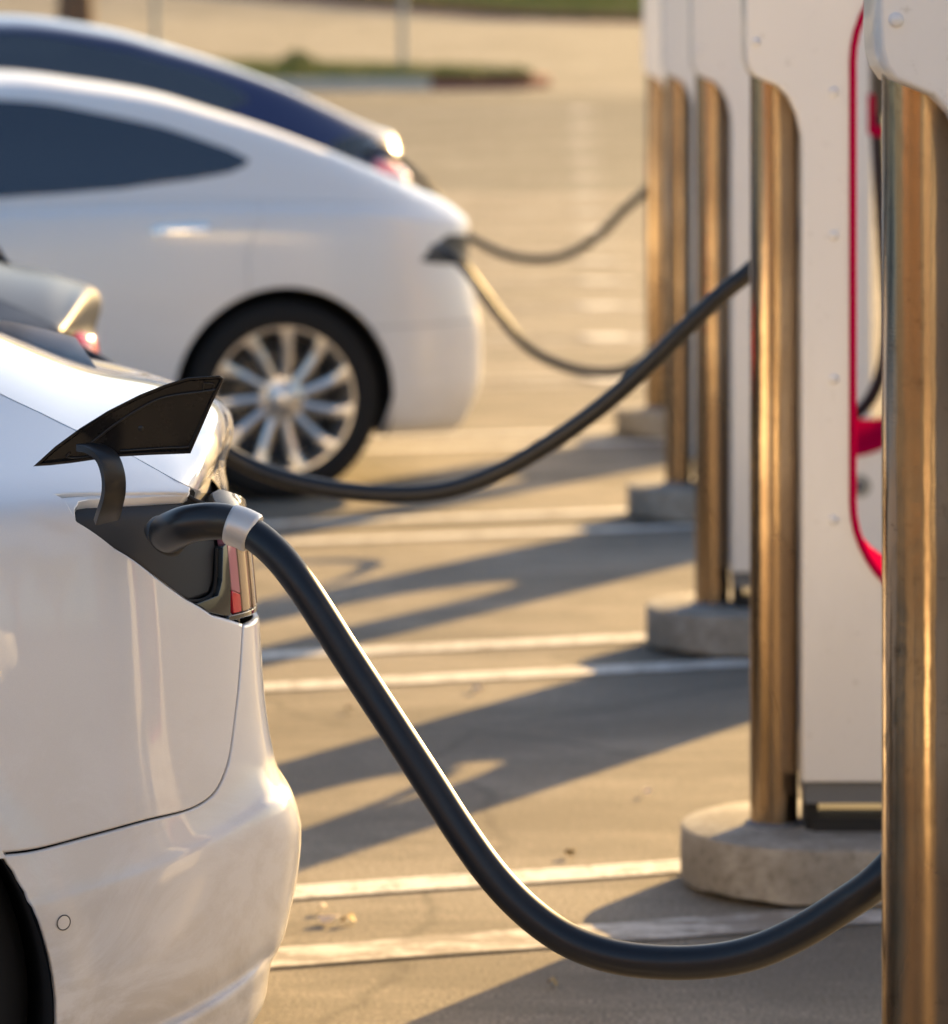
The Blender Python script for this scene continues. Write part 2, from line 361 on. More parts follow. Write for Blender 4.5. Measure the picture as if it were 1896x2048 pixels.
def offset(poly, d):                                   # inward offset with mitred corners
    p = np.array(poly, float); s = 1 if area(p) > 0 else -1
    a = p-np.roll(p, 1, 0); b = np.roll(p, -1, 0)-p
    na = np.stack([-a[:, 1], a[:, 0]], 1)/(np.linalg.norm(a, axis=1)[:, None]+1e-12); nb = np.stack([-b[:, 1], b[:, 0]], 1)/(np.linalg.norm(b, axis=1)[:, None]+1e-12)
    m = na+nb; m = m/np.maximum(np.sum(m*m, 1), .6)[:, None]*2; return p+m*d*s
def stadium(r_, x0, x1, n=28):
    return [(x0+r_*math.cos(t), r_*math.sin(t)) for t in np.linspace(math.pi/2, 3*math.pi/2, n)]+[(x0+(x1-x0)*k/6, -r_) for k in range(1, 6)]+[(x1+r_*math.cos(t), r_*math.sin(t)) for t in np.linspace(-math.pi/2, math.pi/2, n)]+[(x1+(x0-x1)*k/6, r_) for k in range(1, 6)]
def make_station(y):
    t = empty('charging_station', (0, y, 0), 0)
    # concrete foot
    st = stadium(.232, .441, .97); n = len(st); V = []; prof = [(-.06, -.01), (-.055, .008), (0, .014), (.001, .05), (0, .1), (-.002, .1045), (-.006, .106)]
    for ro, z in prof:
        for i, (x, yy) in enumerate(st):
            cx = min(max(x, .441), .97); dx, dy = x-cx, yy; l = math.hypot(dx, dy); k = (l+ro)/l
            zz = z+((.0015*math.sin(i*1.7)+.002*math.sin(i*.63+1)) if z in (.008, .014) else 0)
            V.append((cx+dx*k, dy*k, zz))
    Fc = [(j*n+i, j*n+(i+1) % n, (j+1)*n+(i+1) % n, (j+1)*n+i) for j in range(len(prof)-1) for i in range(n)]
    Fc.append(tuple((len(prof)-1)*n+i for i in range(n)))
    mk('concrete_base', V, Fc, M['concrete'], t, auto=40)
    # cabinet body behind, cover in front
    V, Fc = ring_solid(cab_outline(), hole, -.087, .10, .005, (.010, .075)); mk('cabinet', V, Fc, M['cabinet'], t, auto=35)
    co = offset(cab_outline(), .0005); V, Fc = ring_solid(co, hole, -.105, -.0885, .0045); cov = mk('front_cover', V, Fc, M['cabinet'], t, auto=35)
    # red-lined opening
    hb = offset(hole, .010); hb = np.array([(a, b+.075*max(0, (HB+HR-b)/HR)**4) for a, b in hb]); lo = offset(hole, -.0065); n = len(hole); V = []
    for P_, yy in ((lo, -.1065), (lo, -.109), (offset(hole, .0045), -.109), (offset(hole, .0065), -.104), (hb, .101), (hb, .105), (offset(hb, -.008), .105)): V += [(a, yy, b) for a, b in P_]
    Fc = [(j*n+i, (j+1)*n+i, (j+1)*n+(i+1) % n, j*n+(i+1) % n) for j in range(6) for i in range(n)]
    mk('opening_trim', V, Fc, M['red'], t, auto=40)
    # plinth below the cabinet, standing on feet
    mk('plinth', *join(box_geo((XS+.006, -.088, .158), (XR-.006, .088, .1965))), M['plinth'], t, smooth=False)
    for fx in (XS+.008, XR-.03): mk('plinth_foot', *box_geo((fx, -.06, .104), (fx+.022, .06, .159)), M['dark'], t, smooth=False)
    mk('plinth_shade_slab', *box_geo((XS+.02, -.075, .104), (XR-.03, .075, .130)), M['dark'], t, smooth=False)  # dark support slab that also stands in for the shade under the plinth
    # steel bollard tucked in the notch
    pr = [(.0425, .104), (.0425, .5), (.0425, 1.0), (.0425, 1.44)]
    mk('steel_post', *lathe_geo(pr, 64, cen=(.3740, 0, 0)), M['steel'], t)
    mk('post_weld', *lathe_geo([(.052, .104), (.050, .109), (.0435, .113)], 48, cen=(.3740, 0, 0)), M['plinth'], t)
    # screws
    for sx, sz, rr in [(.472, z, .0085) for z in (1.40, 1.15, .90, .655)]+[(XL+.017, 1.487, .0075)]:
        mk('screw_cap', *lathe_geo([(.0001, -.110), (rr*.6, -.1095), (rr, -.1075), (rr*1.05, -.105)], 20, 'y', (sx, 0, sz)), M['cabinet'], t, auto=60)
    lk = mk('lock_ring', *lathe_geo([(.014, -.1052), (.014, -.108), (.027, -.1075), (.029, -.105)], 28, 'y', (.735, 0, .412)), M['pole'], t, auto=40)
    mk('keyhole', *lathe_geo([(.0001, -.1065), (.0135, -.1063), (.0138, -.105)], 16, 'y', (.735, 0, .412)), M['plinth'], lk)
    # holster inside the opening: socket block hung from the top of the opening
    hs = mk('holster', *join(box_geo((.772, -.05, 1.33), (.85, .07, 1.60))), M['black'], t, smooth=False)
    mk('holster_clip', *join(box_geo((.764, -.06, 1.28), (.776, .02, 1.38)), box_geo((.770, -.06, 1.275), (.80, .02, 1.30))), M['red'], hs, smooth=False)
    return t
def copy_tree(o, parent=None):
    c = o.copy(); COL.objects.link(c); c.parent = parent
    for ch in list(o.children): copy_tree(ch, c)
    return c
stn = make_station(CH[0])
labs = ['nearest white charging station, cut by the right edge, with its steel post in front',
        'white charging station with red lined opening, second from the camera, on a concrete foot',
        'white charging station with steel post, third in the row, behind the black hanging cable',
        'white charging station with steel post, fourth in the row, next to last',
        'farthest white charging station in the row, with a warm lit steel post',
        'white charging station beside the photographer, unseen on the right, added for reflections']
for i, d in enumerate(CH+[D0-SP]):  # the last one is unseen, added to be reflected in post and paint
    s = stn if i == 0 else copy_tree(stn)
    s.location = (0, d, 0); s['label'] = labs[i]; s['category'] = 'charging station'; s['group'] = 'charging stations in a row'

# ------------------------------------------------------------------ car shells
class Shell:
    def __init__(s, L, C, rear, front, D=1.2):
        s.L, s.C, s.D = L, C, D
        a = rear if len(rear) > 30 else catm(rear); b = catm(front)
        P = [(-x, v) for x, v in a]+[(-L+x, v) for x, v in b[::-1]]
        P = np.array(P); ds = np.r_[0, np.cumsum(np.linalg.norm(np.diff(P, axis=0), axis=1))]
        s.len = ds[-1]; s.U = nspline(ds, P[:, 0]); s.V = nspline(ds, P[:, 1]); s.tab = (ds, P)
    def P(s, S, T):
        S = np.asarray(S, float); T = np.asarray(T, float)
        U = s.U(S); V = s.V(S); q = s.q(T); r = s.r(T); rf = s.rf(T)
        v = s.C-(s.C-V)*(s.C-q)/s.C
        u = np.where(U > -s.D, -s.D+(U+s.D)*(s.D-r)/s.D, np.where(U < -(s.L-s.D), -(s.L-s.D)+(U+s.L-s.D)*(s.D-rf)/s.D, U))
        z = s.z(T, u, v)
        if hasattr(s, 'post'): u, v, z = s.post(u, v, z, T)
        return np.stack([u, v, z], -1)
    def Nn(s, S, T, e=2e-3):
        a = s.P(S+e, T)-s.P(S-e, T); b = s.P(S, T+e)-s.P(S, T-e); n = np.cross(b, a); n /= np.linalg.norm(n, axis=-1)[..., None]+1e-12
        return n
    def world(s, P):
        c, sn = math.cos(s.a), math.sin(s.a); return np.stack([s.O[0]+P[..., 0]*c-P[..., 1]*sn, s.O[1]+P[..., 0]*sn+P[..., 1]*c, P[..., 2]], -1)
    def local(s, W):
        W = np.asarray(W, float); c, sn = math.cos(s.a), math.sin(s.a); x = W[..., 0]-s.O[0]; y = W[..., 1]-s.O[1]
        return np.stack([x*c+y*sn, -x*sn+y*c, W[..., 2]], -1)
    def proj(s, P):
        W = s.world(P); return np.stack([VX+W[..., 0]*F/W[..., 1], VY+(H-W[..., 2])*F/W[..., 1]], -1)
    def inv(s, tgt, mode='px', tr=None, sr=None):
        tgt = np.atleast_2d(np.array(tgt, float)); s0, s1 = sr or (s.s_c, s.len-s.s_c); t0, t1 = tr or (0, s.nt)
        f = (lambda S, T: s.proj(s.P(S, T))) if mode == 'px' else (lambda S, T: s.P(S, T)[..., [0, 2]])
        gs, gt = np.meshgrid(np.linspace(s0, s1, 240), np.linspace(t0, t1, 120), indexing='ij'); G = f(gs, gt).reshape(-1, 2)
        gs, gt = gs.ravel(), gt.ravel(); i = np.array([np.argmin(np.sum((G-q)**2, 1)) for q in tgt]); S, T = gs[i].copy(), gt[i].copy()
        for _ in range(14):
            e = 1e-3; A = (f(S+e, T)-f(S-e, T))/(2*e); B = (f(S, T+e)-f(S, T-e))/(2*e); r = tgt-f(S, T)
            det = A[:, 0]*B[:, 1]-A[:, 1]*B[:, 0]; det = np.where(abs(det) < 1e-9, 1e-9, det)
            dS = (r[:, 0]*B[:, 1]-r[:, 1]*B[:, 0])/det; dT = (A[:, 0]*r[:, 1]-A[:, 1]*r[:, 0])/det
            S = np.clip(S+np.clip(dS, -.05, .05), s0, s1); T = np.clip(T+np.clip(dT, -.5, .5), 0, s.nt)
        return np.stack([S, T], 1)
def catm(pts, n=10):
    return [tuple(p) for p in catmull([np.array(p) for p in pts], n)]
def patch(sh, name, m, parent, poly, holes=(), step=.03, tstep=None, off=0, skirt=.008, gap=.0008, rnd=.0019, mirror=False, tscale=None):
    """a panel cut out of the shell: poly is given in (s, t)"""
    k = tscale or sh.tscale                            # metres per unit of t
    sc = np.array([1, k]); loops = [densify(np.array(poly)*sc, step*.7)]+[densify(np.array(h)*sc, step*.7) for h in holes]
    main = [offset(loops[0], gap+rnd)]+[offset(h, -(gap+rnd)) for h in loops[1:]]
    edge = [offset(loops[0], gap)]+[offset(h, -gap) for h in loops[1:]]
    lo = main[0].min(0); hi = main[0].max(0); gx, gy = np.meshgrid(np.arange(lo[0]+step/2, hi[0], step), np.arange(lo[1]+step/2, hi[1], step)); g = np.stack([gx.ravel(), gy.ravel()], 1)
    g = g+np.random.uniform(-1, 1, g.shape)*step*.02; ok = inside(g, offset(main[0], step*.35))
    for h in main[1:]: ok &= ~inside(g, offset(h, -step*.35))
    P, T, idx = fill2d(main, g[ok]); st = P/sc
    X = sh.P(st[:, 0], st[:, 1]); Nn = sh.Nn(st[:, 0], st[:, 1]); V = list(X+Nn*off); NN = list(Nn); Fc = [tuple(t) for t in T]
    b0 = 0
    for mi, (ml, el) in enumerate(zip(main, edge)):
        n = len(ml); es = el/sc; ex = sh.P(es[:, 0], es[:, 1]); en = sh.Nn(es[:, 0], es[:, 1]); mx = np.array([V[idx[b0+i]] for i in range(n)])
        lat = ex+en*off-mx; lat /= np.linalg.norm(lat, axis=1)[:, None]+1e-9; b = len(V)
        V += list(ex+en*(off-rnd)); NN += list(en*.25+lat)
        V += list(ex+en*(off-skirt)); NN += list(lat)
        ii = [idx[b0+i] for i in range(n)]
        for i in range(n):
            j = (i+1) % n; Fc.append((ii[i], ii[j], b+j, b+i)); Fc.append((b+i, b+j, b+n+j, b+n+i))
        b0 += n
    V = np.array(V); NN = np.array(NN); NN /= np.linalg.norm(NN, axis=1)[:, None]+1e-9
    out = []
    for sgn in ((1, -1) if mirror else (1,)):
        v = V.copy(); nn = NN.copy()
        if sgn < 0: v[:, 1] = 2*sh.C-v[:, 1]; nn[:, 1] *= -1
        # consistent winding from the wanted normals
        Fo = []
        for f in Fc:
            c = np.cross(v[f[1]]-v[f[0]], v[f[2]]-v[f[0]]); Fo.append(f if c.dot(nn[f[0]]+nn[f[1]]+nn[f[2]]) > 0 else f[::-1])
        out.append(mk(name, v, Fo, m, parent, normals=nn))
    return out[0] if len(out) == 1 else out
def grid(sh, name, m, parent, s0, s1, t0, t1, ns, ntt, off=0, both=True, kind=None):
    S, T = np.meshgrid(np.linspace(s0, s1, ns), np.linspace(t0, t1, ntt), indexing='ij'); X = sh.P(S, T); Nn = sh.Nn(np.clip(S, .004, sh.len-.004), np.clip(T, .004, sh.nt-.004))
    V = (X+Nn*off).reshape(-1, 3); nn = Nn.reshape(-1, 3); Fc = []
    for i in range(ns-1):
        for j in range(ntt-1): a = i*ntt+j; Fc.append((a, a+ntt, a+ntt+1, a+1))
    VV = [V]; NN = [nn]; FF = list(Fc)
    if both:
        v2 = V.copy(); v2[:, 1] = 2*sh.C-v2[:, 1]; n2 = nn.copy(); n2[:, 1] *= -1; VV.append(v2); NN.append(n2); FF += [tuple(len(V)+i for i in f[::-1]) for f in Fc]
    V = np.concatenate(VV); nn = np.concatenate(NN); Fo = []
    for f in FF:
        c = np.cross(V[f[2]]-V[f[0]], V[f[3]]-V[f[1]]); Fo.append(f if c.dot(nn[f[0]]+nn[f[2]]) > 0 else f[::-1])
    return mk(name, V, Fo, m, parent, normals=nn, kind=kind)
def fit_silhouette(sh, zi, tpy, tpx, rng=(-.12, .6)):
    # move each row in or out at the rear so that the shell's outline passes through the traced one
    o = np.argsort(tpy); tpy = np.array(tpy)[o]; tpx = np.array(tpx)[o]; S = np.linspace(0, 1.9, 260)
    rk = list(sh.rk)
    for i in zi:
        lo, hi = rng
        for _ in range(26):
            mid = (lo+hi)/2; rk[i] = mid; sh.r = lambda T, v=mid: np.full(np.shape(T), v)
            Q = sh.proj(sh.P(S, np.full_like(S, float(i)))); k = np.argmax(Q[:, 0])
            if Q[k, 0] > np.interp(Q[k, 1], tpy, tpx): lo = mid
            else: hi = mid
    sh.rk = rk; sh.r = pchip(range(len(rk)), rk)
def wheel(parent, u, vside, z, rad, style, C, steer=0):
    """one wheel, outer face towards local -y (near side) or +y (far side)"""
    for side in (0, 1):
        sg = 1 if side == 0 else -1; y0 = vside if side == 0 else 2*C-vside
        f = lambda P: [(u+p[0], y0+sg*p[1], z+p[2]) for p in P]
        def g(nm, geo, m, par): V, Fc = geo; return mk(nm, f(V), Fc if sg == 1 else [q[::-1] for q in Fc], m, par, auto=40)
        tw = .235; k = rad
        w_ = g('wheel', lathe_geo([(k*.70, .012), (k*.73, .004), (k*.86, -.006), (k*.95, .006), (k*.992, .03), (k, .06), (k, tw-.05), (k*.97, tw-.01), (k*.7, tw)], 72, 'y'), M['rubber'], parent)
        rr = k*.755
        g('rim', lathe_geo([(rr, .014), (rr-.004, .004), (rr-.018, .006), (rr-.026, .02), (rr-.030, .06), (rr-.05, .2)], 72, 'y'), M['rim'], w_)
        g('brake_disc', lathe_geo([(.001, .088), (.155, .09), (.157, .10), (rr-.03, .14), (rr-.03, .145)], 48, 'y'), M['disc'], w_)
        ns = style
        for q in range(ns):
            a = 2*math.pi*(q+.5)/ns; V = []
            rs = np.linspace(.045, rr-.012, 9)
            for j, r_ in enumerate(rs):
                x = j/8; hw = .018+.004*abs(x-.35)*3+(.018 if x > .85 else 0)*((x-.85)/.15); dy = .030-.018*math.sin(x*math.pi*.55)+(-.004 if x > .8 else 0); tw_ = .10*x*x
                for (h_, yy) in ((-hw, dy+.022), (-hw*.75, dy), (0, dy-.006), (hw*.75, dy), (hw, dy+.022)):
                    aa = a+tw_; V.append((r_*math.cos(aa)-h_*math.sin(aa), yy, r_*math.sin(aa)+h_*math.cos(aa)))
            Fc = [(j*5+i, j*5+i+1, (j+1)*5+i+1, (j+1)*5+i) for j in range(8) for i in range(4)]
            g('spoke', (V, Fc), M['rim'], w_)
        g('hub_cap', lathe_geo([(.001, .010), (.03, .011), (.036, .016), (.075, .022), (.082, .034), (.084, .06)], 40, 'y'), M['rim'], w_)
        for q in range(5):
            a = 2*math.pi*q/5; g('wheel_nut', lathe_geo([(.001, .012), (.008, .013), (.009, .03)], 12, 'y', (.056*math.cos(a), 0, .056*math.sin(a))), M['disc'], w_)
def well(parent, u, z, rad, C, depth=.34, y0=.03):
    for side in (0, 1):
        n = 36; V = []; Fc = []
        for yy in (y0, depth):
            y = yy if side == 0 else 2*C-yy; V += [(u+rad*math.cos(R(-20+220*k/n)), y, z+rad*math.sin(R(-20+220*k/n))) for k in range(n+1)]
        Fc = [(k, k+1, n+2+k, n+1+k) for k in range(n)]; c = len(V); V.append((u, depth if side == 0 else 2*C-depth, z)); Fc += [(n+1+k, n+2+k, c) for k in range(n)]
        mk('wheel_well', V, Fc, M['dark'], parent)
A_ = R(17)
def circ_uz(u, z, r_, a0, a1, n): return [(u+r_*math.cos(R(a0+(a1-a0)*k/n)), z+r_*math.sin(R(a0+(a1-a0)*k/n))) for k in range(n+1)]

# ------------------------------------------------------------------ the near white sedan
def plan(C, segs, tail_phi=90):
    # outline of a car's rear seen from above, integrated from how fast its side turns inwards: (length, heading at its end)
    s_ = [0]; ph = [0]
    for l, p in segs: s_.append(s_[-1]+l); ph.append(p)
    s_ += [s_[-1]+2]; ph += [tail_phi+8]; f = pchip(s_, ph); x = np.arange(0, s_[-1], .004); a = np.radians(f(x)); k = np.convolve(np.pad(a, 8, mode='edge'), np.ones(17)/17, 'valid')
    X = np.cumsum(np.cos(k))*.004; V = np.cumsum(np.sin(k))*.004; n = int(np.argmax(V >= C)); X = X[:n]; V = V[:n]*C/V[n-1]; D = 1.2; a_ = (X[-1]-X)
    P = np.stack([a_, V], 1)[::-1]; keep = P[:, 0] < D; P = P[keep]; P[-1, 1] = 0; P[:, 0] = np.maximum(P[:, 0], 0); return [tuple(q) for q in P[::4]]+[(D, 0.)]
REAR3 = plan(.925, [(.55, 0), (.35, 11), (.27, 38), (.115, 82), (.4, 86)])
FRONT3 = [(0, .925), (.01, .75), (.04, .55), (.10, .38), (.19, .24), (.31, .13), (.46, .06), (.66, .02), (.9, .004), (1.2, 0)]
s1 = Shell(4.69, .925, REAR3, FRONT3); s1.a = A_
Z1 = [.20, .25, .286, .316, .337, .346, .360, .385, .436, .493, .537, .552, .570, .596, .642, .693, .768, .814, .857, .885, .905, .918, .928, .938, .950, .964, .982, 1.004, 1.03, 1.06]
Q1z = [.20, .28, .36, .45, .537, .60, .70, .80, .86]; Q1q = [.05, .028, .014, .006, .0, .003, .009, .017, .024]
q1 = list(nspline(Q1z, Q1q)(np.array(Z1[:19]))+np.array([0, 0, 0, 0, -.004, .010, .009, .003, .001, .003, 0]+[0]*8))+[.028, .032, .038, .049, .068, .098, .14, .195, .26, .33, .40]
s1.nt = len(Z1)-1; tt = np.arange(len(Z1)); s1.q = nspline(tt, q1); s1.rf = pchip(tt, [.1, .06, .04]+[.03]*8+[.05]*6+[.15]*2+list(np.linspace(.2, .45, 11)))
zrow = nspline(tt, Z1)
def z1(T, u, v):
    z0 = zrow(T); fd = np.clip(-u-.12, 0, None); k = np.clip((.80-z0)/.25, 0, 1); k = k*k*(3-2*k)*np.clip((z0-.2)/.1, 0, 1)
    return z0-.115*(1-np.exp(-fd/.26))*k+np.clip(z0-.93, 0, 1)*np.clip(-u-.8, 0, .8)*.0
s1.z = z1; s1.rk = [.1]*len(Z1)
s1.r = lambda T: np.zeros(np.shape(T))
base1 = np.array([(300-VX)*4.40/F, 4.40]); S_ = np.linspace(0, 1.9, 400); lo, hi = 0, 2.
for _ in range(30):
    k = (lo+hi)/2; s1.O = base1+k*np.array([math.cos(A_), math.sin(A_)])
    if s1.proj(s1.P(S_, np.full_like(S_, 10.)))[:, 0].max() > 604: hi = k
    else: lo = k
TP = [(940, 468), (975, 482), (1001, 494), (1060, 503), (1100, 508), (1170, 514), (1247, 520), (1370, 527), (1455, 537), (1531, 552), (1574, 571), (1604, 595), (1629, 604), (1701, 603), (1795, 588), (1880, 565), (1922, 540), (1940, 536), (1960, 544), (1994, 531), (2043, 505), (2130, 465), (2300, 420)]
fit_silhouette(s1, range(0, 23), [p[1-1] for p in TP], [p[1] for p in TP])
for i in range(23, len(Z1)): s1.rk[i] = s1.rk[22]+.02*(i-22)
s1.r = pchip(tt, s1.rk); s1.tscale = .03
s1.s_c = .75
WU, WZ, WR = None, None, None
arch = s1.local(pix(-505, 2090, 4.30)); AU, AZz, AR = arch[0], arch[2], .352
def post1(u, v, z, T):
    d = np.hypot(u-AU, z-AZz); k = np.clip((AR+.062-d)/.05, 0, 1); k = k*k*(3-2*k); return u, v-.007*k*(v < .3), z
s1.post = post1
def build_sedan(paint, opened, loc=None):
    sh = s1; car = empty('parked_car', (sh.O[0], sh.O[1], 0), sh.a)
    NT = sh.nt
    pxs = lambda pts: [tuple(q) for q in sh.inv(pts, 'px', sr=(.722, 3.2))]
    # traced joints
    trunk = pxs([(383, 975), (322, 943), (271, 914), (210, 886), (153, 860), (76, 822), (0, 786), (-90, 744), (-180, 702)])
    seam = pxs([(487, 1247), (482, 1327), (474, 1412), (463, 1497), (450, 1548), (425, 1591), (382, 1618), (297, 1640), (191, 1669), (93, 1695), (0, 1709)])
    port_d = pxs([(112, 988), (155, 1043), (230, 1096), (310, 1151), (374, 1198), (425, 1228), (487, 1245)])
    port_t = pxs([(379, 986), (330, 984), (246, 985), (180, 985), (140, 986)])
    lip = pxs([(379, 986), (381, 980), (383, 975)])
    a_pts = [tuple(q) for q in sh.inv(circ_uz(AU, AZz, AR, 180, 0, 40), 'uz', tr=(0, NT*.8), sr=(.6, 3.2))]
    # the bumper: from the joint down, round the back
    iarch = min(range(len(a_pts)), key=lambda i: abs(a_pts[i][1]-seam[-1][1])+(10 if a_pts[i][0] > sh.inv([(AU, .6)], 'uz')[0][0] else 0))
    a_rear = a_pts[iarch:]                               # down along the rear edge of the arch
    bot = [(a_rear[-1][0], 0.0)]
    lampb = (.66, seam[0][1]); sm = catmull([np.array(p) for p in seam], 5); seam = [tuple(p) for p in sm]
    back = [(.0, lampb[1])]
    bump_poly = [seam[0]]+seam[1:-1]+[(seam[-1][0], seam[-1][1])]+a_rear+bot+[(.0, 0.)]+back+[lampb]
    patch(sh, 'rear_bumper', paint, car, bump_poly, step=.014)
    # quarter panel: joint, arch, forward to the door line, trunk line
    a_front = a_pts[:iarch+1][::-1]
    fwd_s = sh.inv([(AU-.36, .7)], 'uz')[0][0]; t_sill = 0.
    top = [trunk[-1], (fwd_s, trunk[-1][1]+.6)]
    q_poly = seam[::-1][:0]+[seam[-1]]+a_front[1:]+[(a_front[-1][0], 0.), (fwd_s, 0.)]+top[::-1]+trunk[::-1][1:]+lip[1:2]+lip[:1]
    if opened: q_poly += port_t[1:]+port_d
    else:
        q_poly += pxs([(400, 1000), (440, 1080)])+pxs([(487, 1245)])
    q_poly += seam[1:-1]
    patch(sh, 'quarter_panel', paint, car, q_poly, step=.014)
    # doors and front fender ahead of the frame
    s2 = sh.inv([(AU-1.35, .7)], 'uz')[0][0]; s3 = sh.inv([(AU-2.35, .7)], 'uz')[0][0]; fu = AU-2.875
    fa = [tuple(q) for q in sh.inv(circ_uz(fu, AZz, AR, 180, 0, 30), 'uz', tr=(0, NT*.8), sr=(sh.len*.45, sh.len-.6))]
    tt_ = NT-2.
    for a, b in ((fwd_s, s2), (s2, s3)): patch(sh, 'door', paint, car, [(a, 0.), (b, 0.), (b, tt_), (a, tt_)], step=.05)
    fp = [(s3, 0.), (fa[-1][0], 0.)]+fa[::-1]+[(fa[0][0], 0.), (sh.len, 0.), (sh.len, tt_), (s3, tt_)]
    patch(sh, 'front_fender', paint, car, fp, step=.05)
    # dark inner shell behind the joints
    lp = [(.0, 0.), (a_pts[-1][0], 0.)]+a_pts[::-1]+[(a_pts[0][0], 0.), (fa[-1][0], 0.)]+fa[::-1]+[(fa[0][0], 0.), (sh.len, 0.), (sh.len, tt_), (fwd_s, tt_), (fwd_s, trunk[-1][1])]+trunk[::-1]+pxs([(381, 980)])+[(pxs([(381, 988)])[0])]+[(.0, pxs([(381, 988)])[0][1])]
    lp = [p for p in lp]
    io = port_t[0][1]
    patch(sh, 'inner_shell', M['dark'], car, lp, step=.04, off=-.024, skirt=.002, gap=.008, rnd=.001)
    V = [s for s in range(1)]
    # far side and top in one shell
    far = grid(sh, 'far_side_body', paint, car, 0, sh.len, 0, NT, 110, 36, both=False)
    vv = far.data; 
    for p in vv.vertices: p.co.y = 2*sh.C-p.co.y
    vv.flip_normals()
    # wheels
    wheel(car, AU, .075, .335, .335, 9, sh.C); wheel(car, fu, .035, .335, .335, 9, sh.C)
    well(car, AU, AZz, AR-.002, sh.C); well(car, fu, AZz, AR-.002, sh.C)
    mk('underbody', *box_geo((-4.4, .1, .16), (-.25, 2*sh.C-.1, .24)), M['dark'], car, smooth=False)
    # boot lid: lofted between its traced edge and the centre line
    def L(px, py, v):                                    # point in the car's frame at lateral v seen at (px, py)
        c, sn = math.cos(sh.a), math.sin(sh.a); dx = (px-VX)/F; O = sh.O        # X = dx*Y
        u = (dx*(O[1]+v*c)-(O[0]-v*sn))/(c-dx*sn); Y = O[1]+u*sn+v*c
        return np.array([u, v, H-(py-VY)*Y/F])
    ep = [(-180, 702), (-90, 744), (0, 786), (90, 829), (180, 873), (260, 909), (322, 943), (368, 967.5), (384, 975), (389, 978), (393, 980), (396, 981), (399, 981), (402, 986)]
    cp = [(-180, 590), (-90, 628), (0, 664), (114, 710), (205, 738), (284, 752), (352, 767), (412, 787), (444, 808), (459, 843), (453, 886), (442, 926), (446, 958), (449, 986)]
    te = np.array(pxs(ep[:8])); E3 = [sh.P(*q) for q in te]; E3 += [L(a, b, E3[-1][1]+.012*(k+1)) for k, (a, b) in enumerate(ep[8:])]
    wcol = np.array([0, .05, .12, .22, .36, .55, .77, 1.]); rows = []
    for k, (e, c) in enumerate(zip(E3, cp)):
        epx = sh.proj(e); gex = 2.3; row = []
        for w_ in wcol:
            gx = 1-(1-w_)**3.0; gy = 1-(1-w_)**(2.3 if k < 8 else 2.8)
            row.append(L(epx[0]+(c[0]-epx[0])*gx, epx[1]+(c[1]-epx[1])*gy, e[1]+(.925-e[1])*w_) if w_ > 0 else e)
        rows.append(row)
    rows = np.array(rows); mid = rows[:, 4]; par = np.r_[0, np.cumsum(np.linalg.norm(np.diff(mid, axis=0), axis=1)**.7)]
    uu = np.linspace(0, par[-1], 110); cols = np.stack([np.stack([nspline(par, rows[:, c, k])(uu) for k in range(3)], 1) for c in range(rows.shape[1])], 1)
    nr = cols.shape[0]; out = []; vp = np.r_[wcol, 2-wcol[-2::-1]]; w_ = np.linspace(0, 1, 30)**1.5; w_ = np.r_[w_, 2-w_[-2::-1]]
    for i in range(nr):
        r_ = cols[i]; mir = r_[-2::-1].copy(); mir[:, 1] = 2*sh.C-mir[:, 1]; full = np.concatenate([r_, mir]); out.append(np.stack([nspline(vp, full[:, k])(w_) for k in range(3)], 1))
    G = np.array(out); nc = G.shape[1]; V = list(G.reshape(-1, 3)); Fc = [(i*nc+j, i*nc+j+1, (i+1)*nc+j+1, (i+1)*nc+j) for i in range(nr-1) for j in range(nc-1)]
    # turned-down rim
    rim_i = [i*nc for i in range(nr)]+[(nr-1)*nc+j for j in range(1, nc)]; b = len(V); V += [V[i]+np.array([-.004, .004, -.012]) for i in rim_i]
    Fc += [(rim_i[k], b+k, b+k+1, rim_i[k+1]) for k in range(len(rim_i)-1)]
    mk('boot_lid', V, [f[::-1] for f in Fc], paint, car, auto=70)
    # channel under the lid edge
    ch = [sh.P(*np.array(p))+np.array([0, .012, -.014]) for p in trunk[::-1]]; tube('boot_channel', catmull(ch, 4), .011, M['dark'], car, 8)
    # panel closing the tail below the lid (lamps sit on it)
    fz = L(445, 966, .45)
    tl = pxs([(487, 1245)])[0]
    return car, dict(trunk=trunk, seam=seam, port_t=port_t, port_d=port_d, L=L, pxs=pxs, lampb=lampb)
car1, T1 = build_sedan(M['white_paint'], True)
sh = s1; L = T1['L']; pxs = T1['pxs']
# greenhouse ahead of the frame: roof glass lofted from the shoulders
def greenhouse(car):
    prof = [(-.78, 1.065), (-1.1, 1.19), (-1.5, 1.33), (-1.95, 1.42), (-2.4, 1.44), (-2.8, 1.41), (-3.2, 1.28), (-3.6, 1.08), (-3.8, .99)]
    pz = nspline([-p[0] for p in prof], [p[1] for p in prof]); us = np.linspace(.80, 3.8, 40); rows = []
    for u in us:
        zt = float(pz(u)); k = min(1, max(0, (zt-1.02)/.40)); zb = 1.02; hw = .925-.40; hw2 = .60
        sec = [(.925-.53, zb-.02), (.925-.56+.0, zb+.1*k)] if False else None
        b = .30; a = [(.24, .985), (.26+.04*k, .985+(zt-.985)*.25), (.30+.06*k, .985+(zt-.985)*.6), (.40+.05*k, .985+(zt-.985)*.88), (.60, .985+(zt-.985)*.975), (.925, zt)]
        rows.append([(-u, v, z) for v, z in a]+[(-u, 1.85-v, z) for v, z in a[-2::-1]])
    n = len(rows[0]); V = [p for r_ in rows for p in r_]
    return mk('glasshouse', V, [(i*n+j, (i+1)*n+j, (i+1)*n+j+1, i*n+j+1) for i in range(len(rows)-1) for j in range(n-1)], M['glass'], car)
greenhouse(car1)
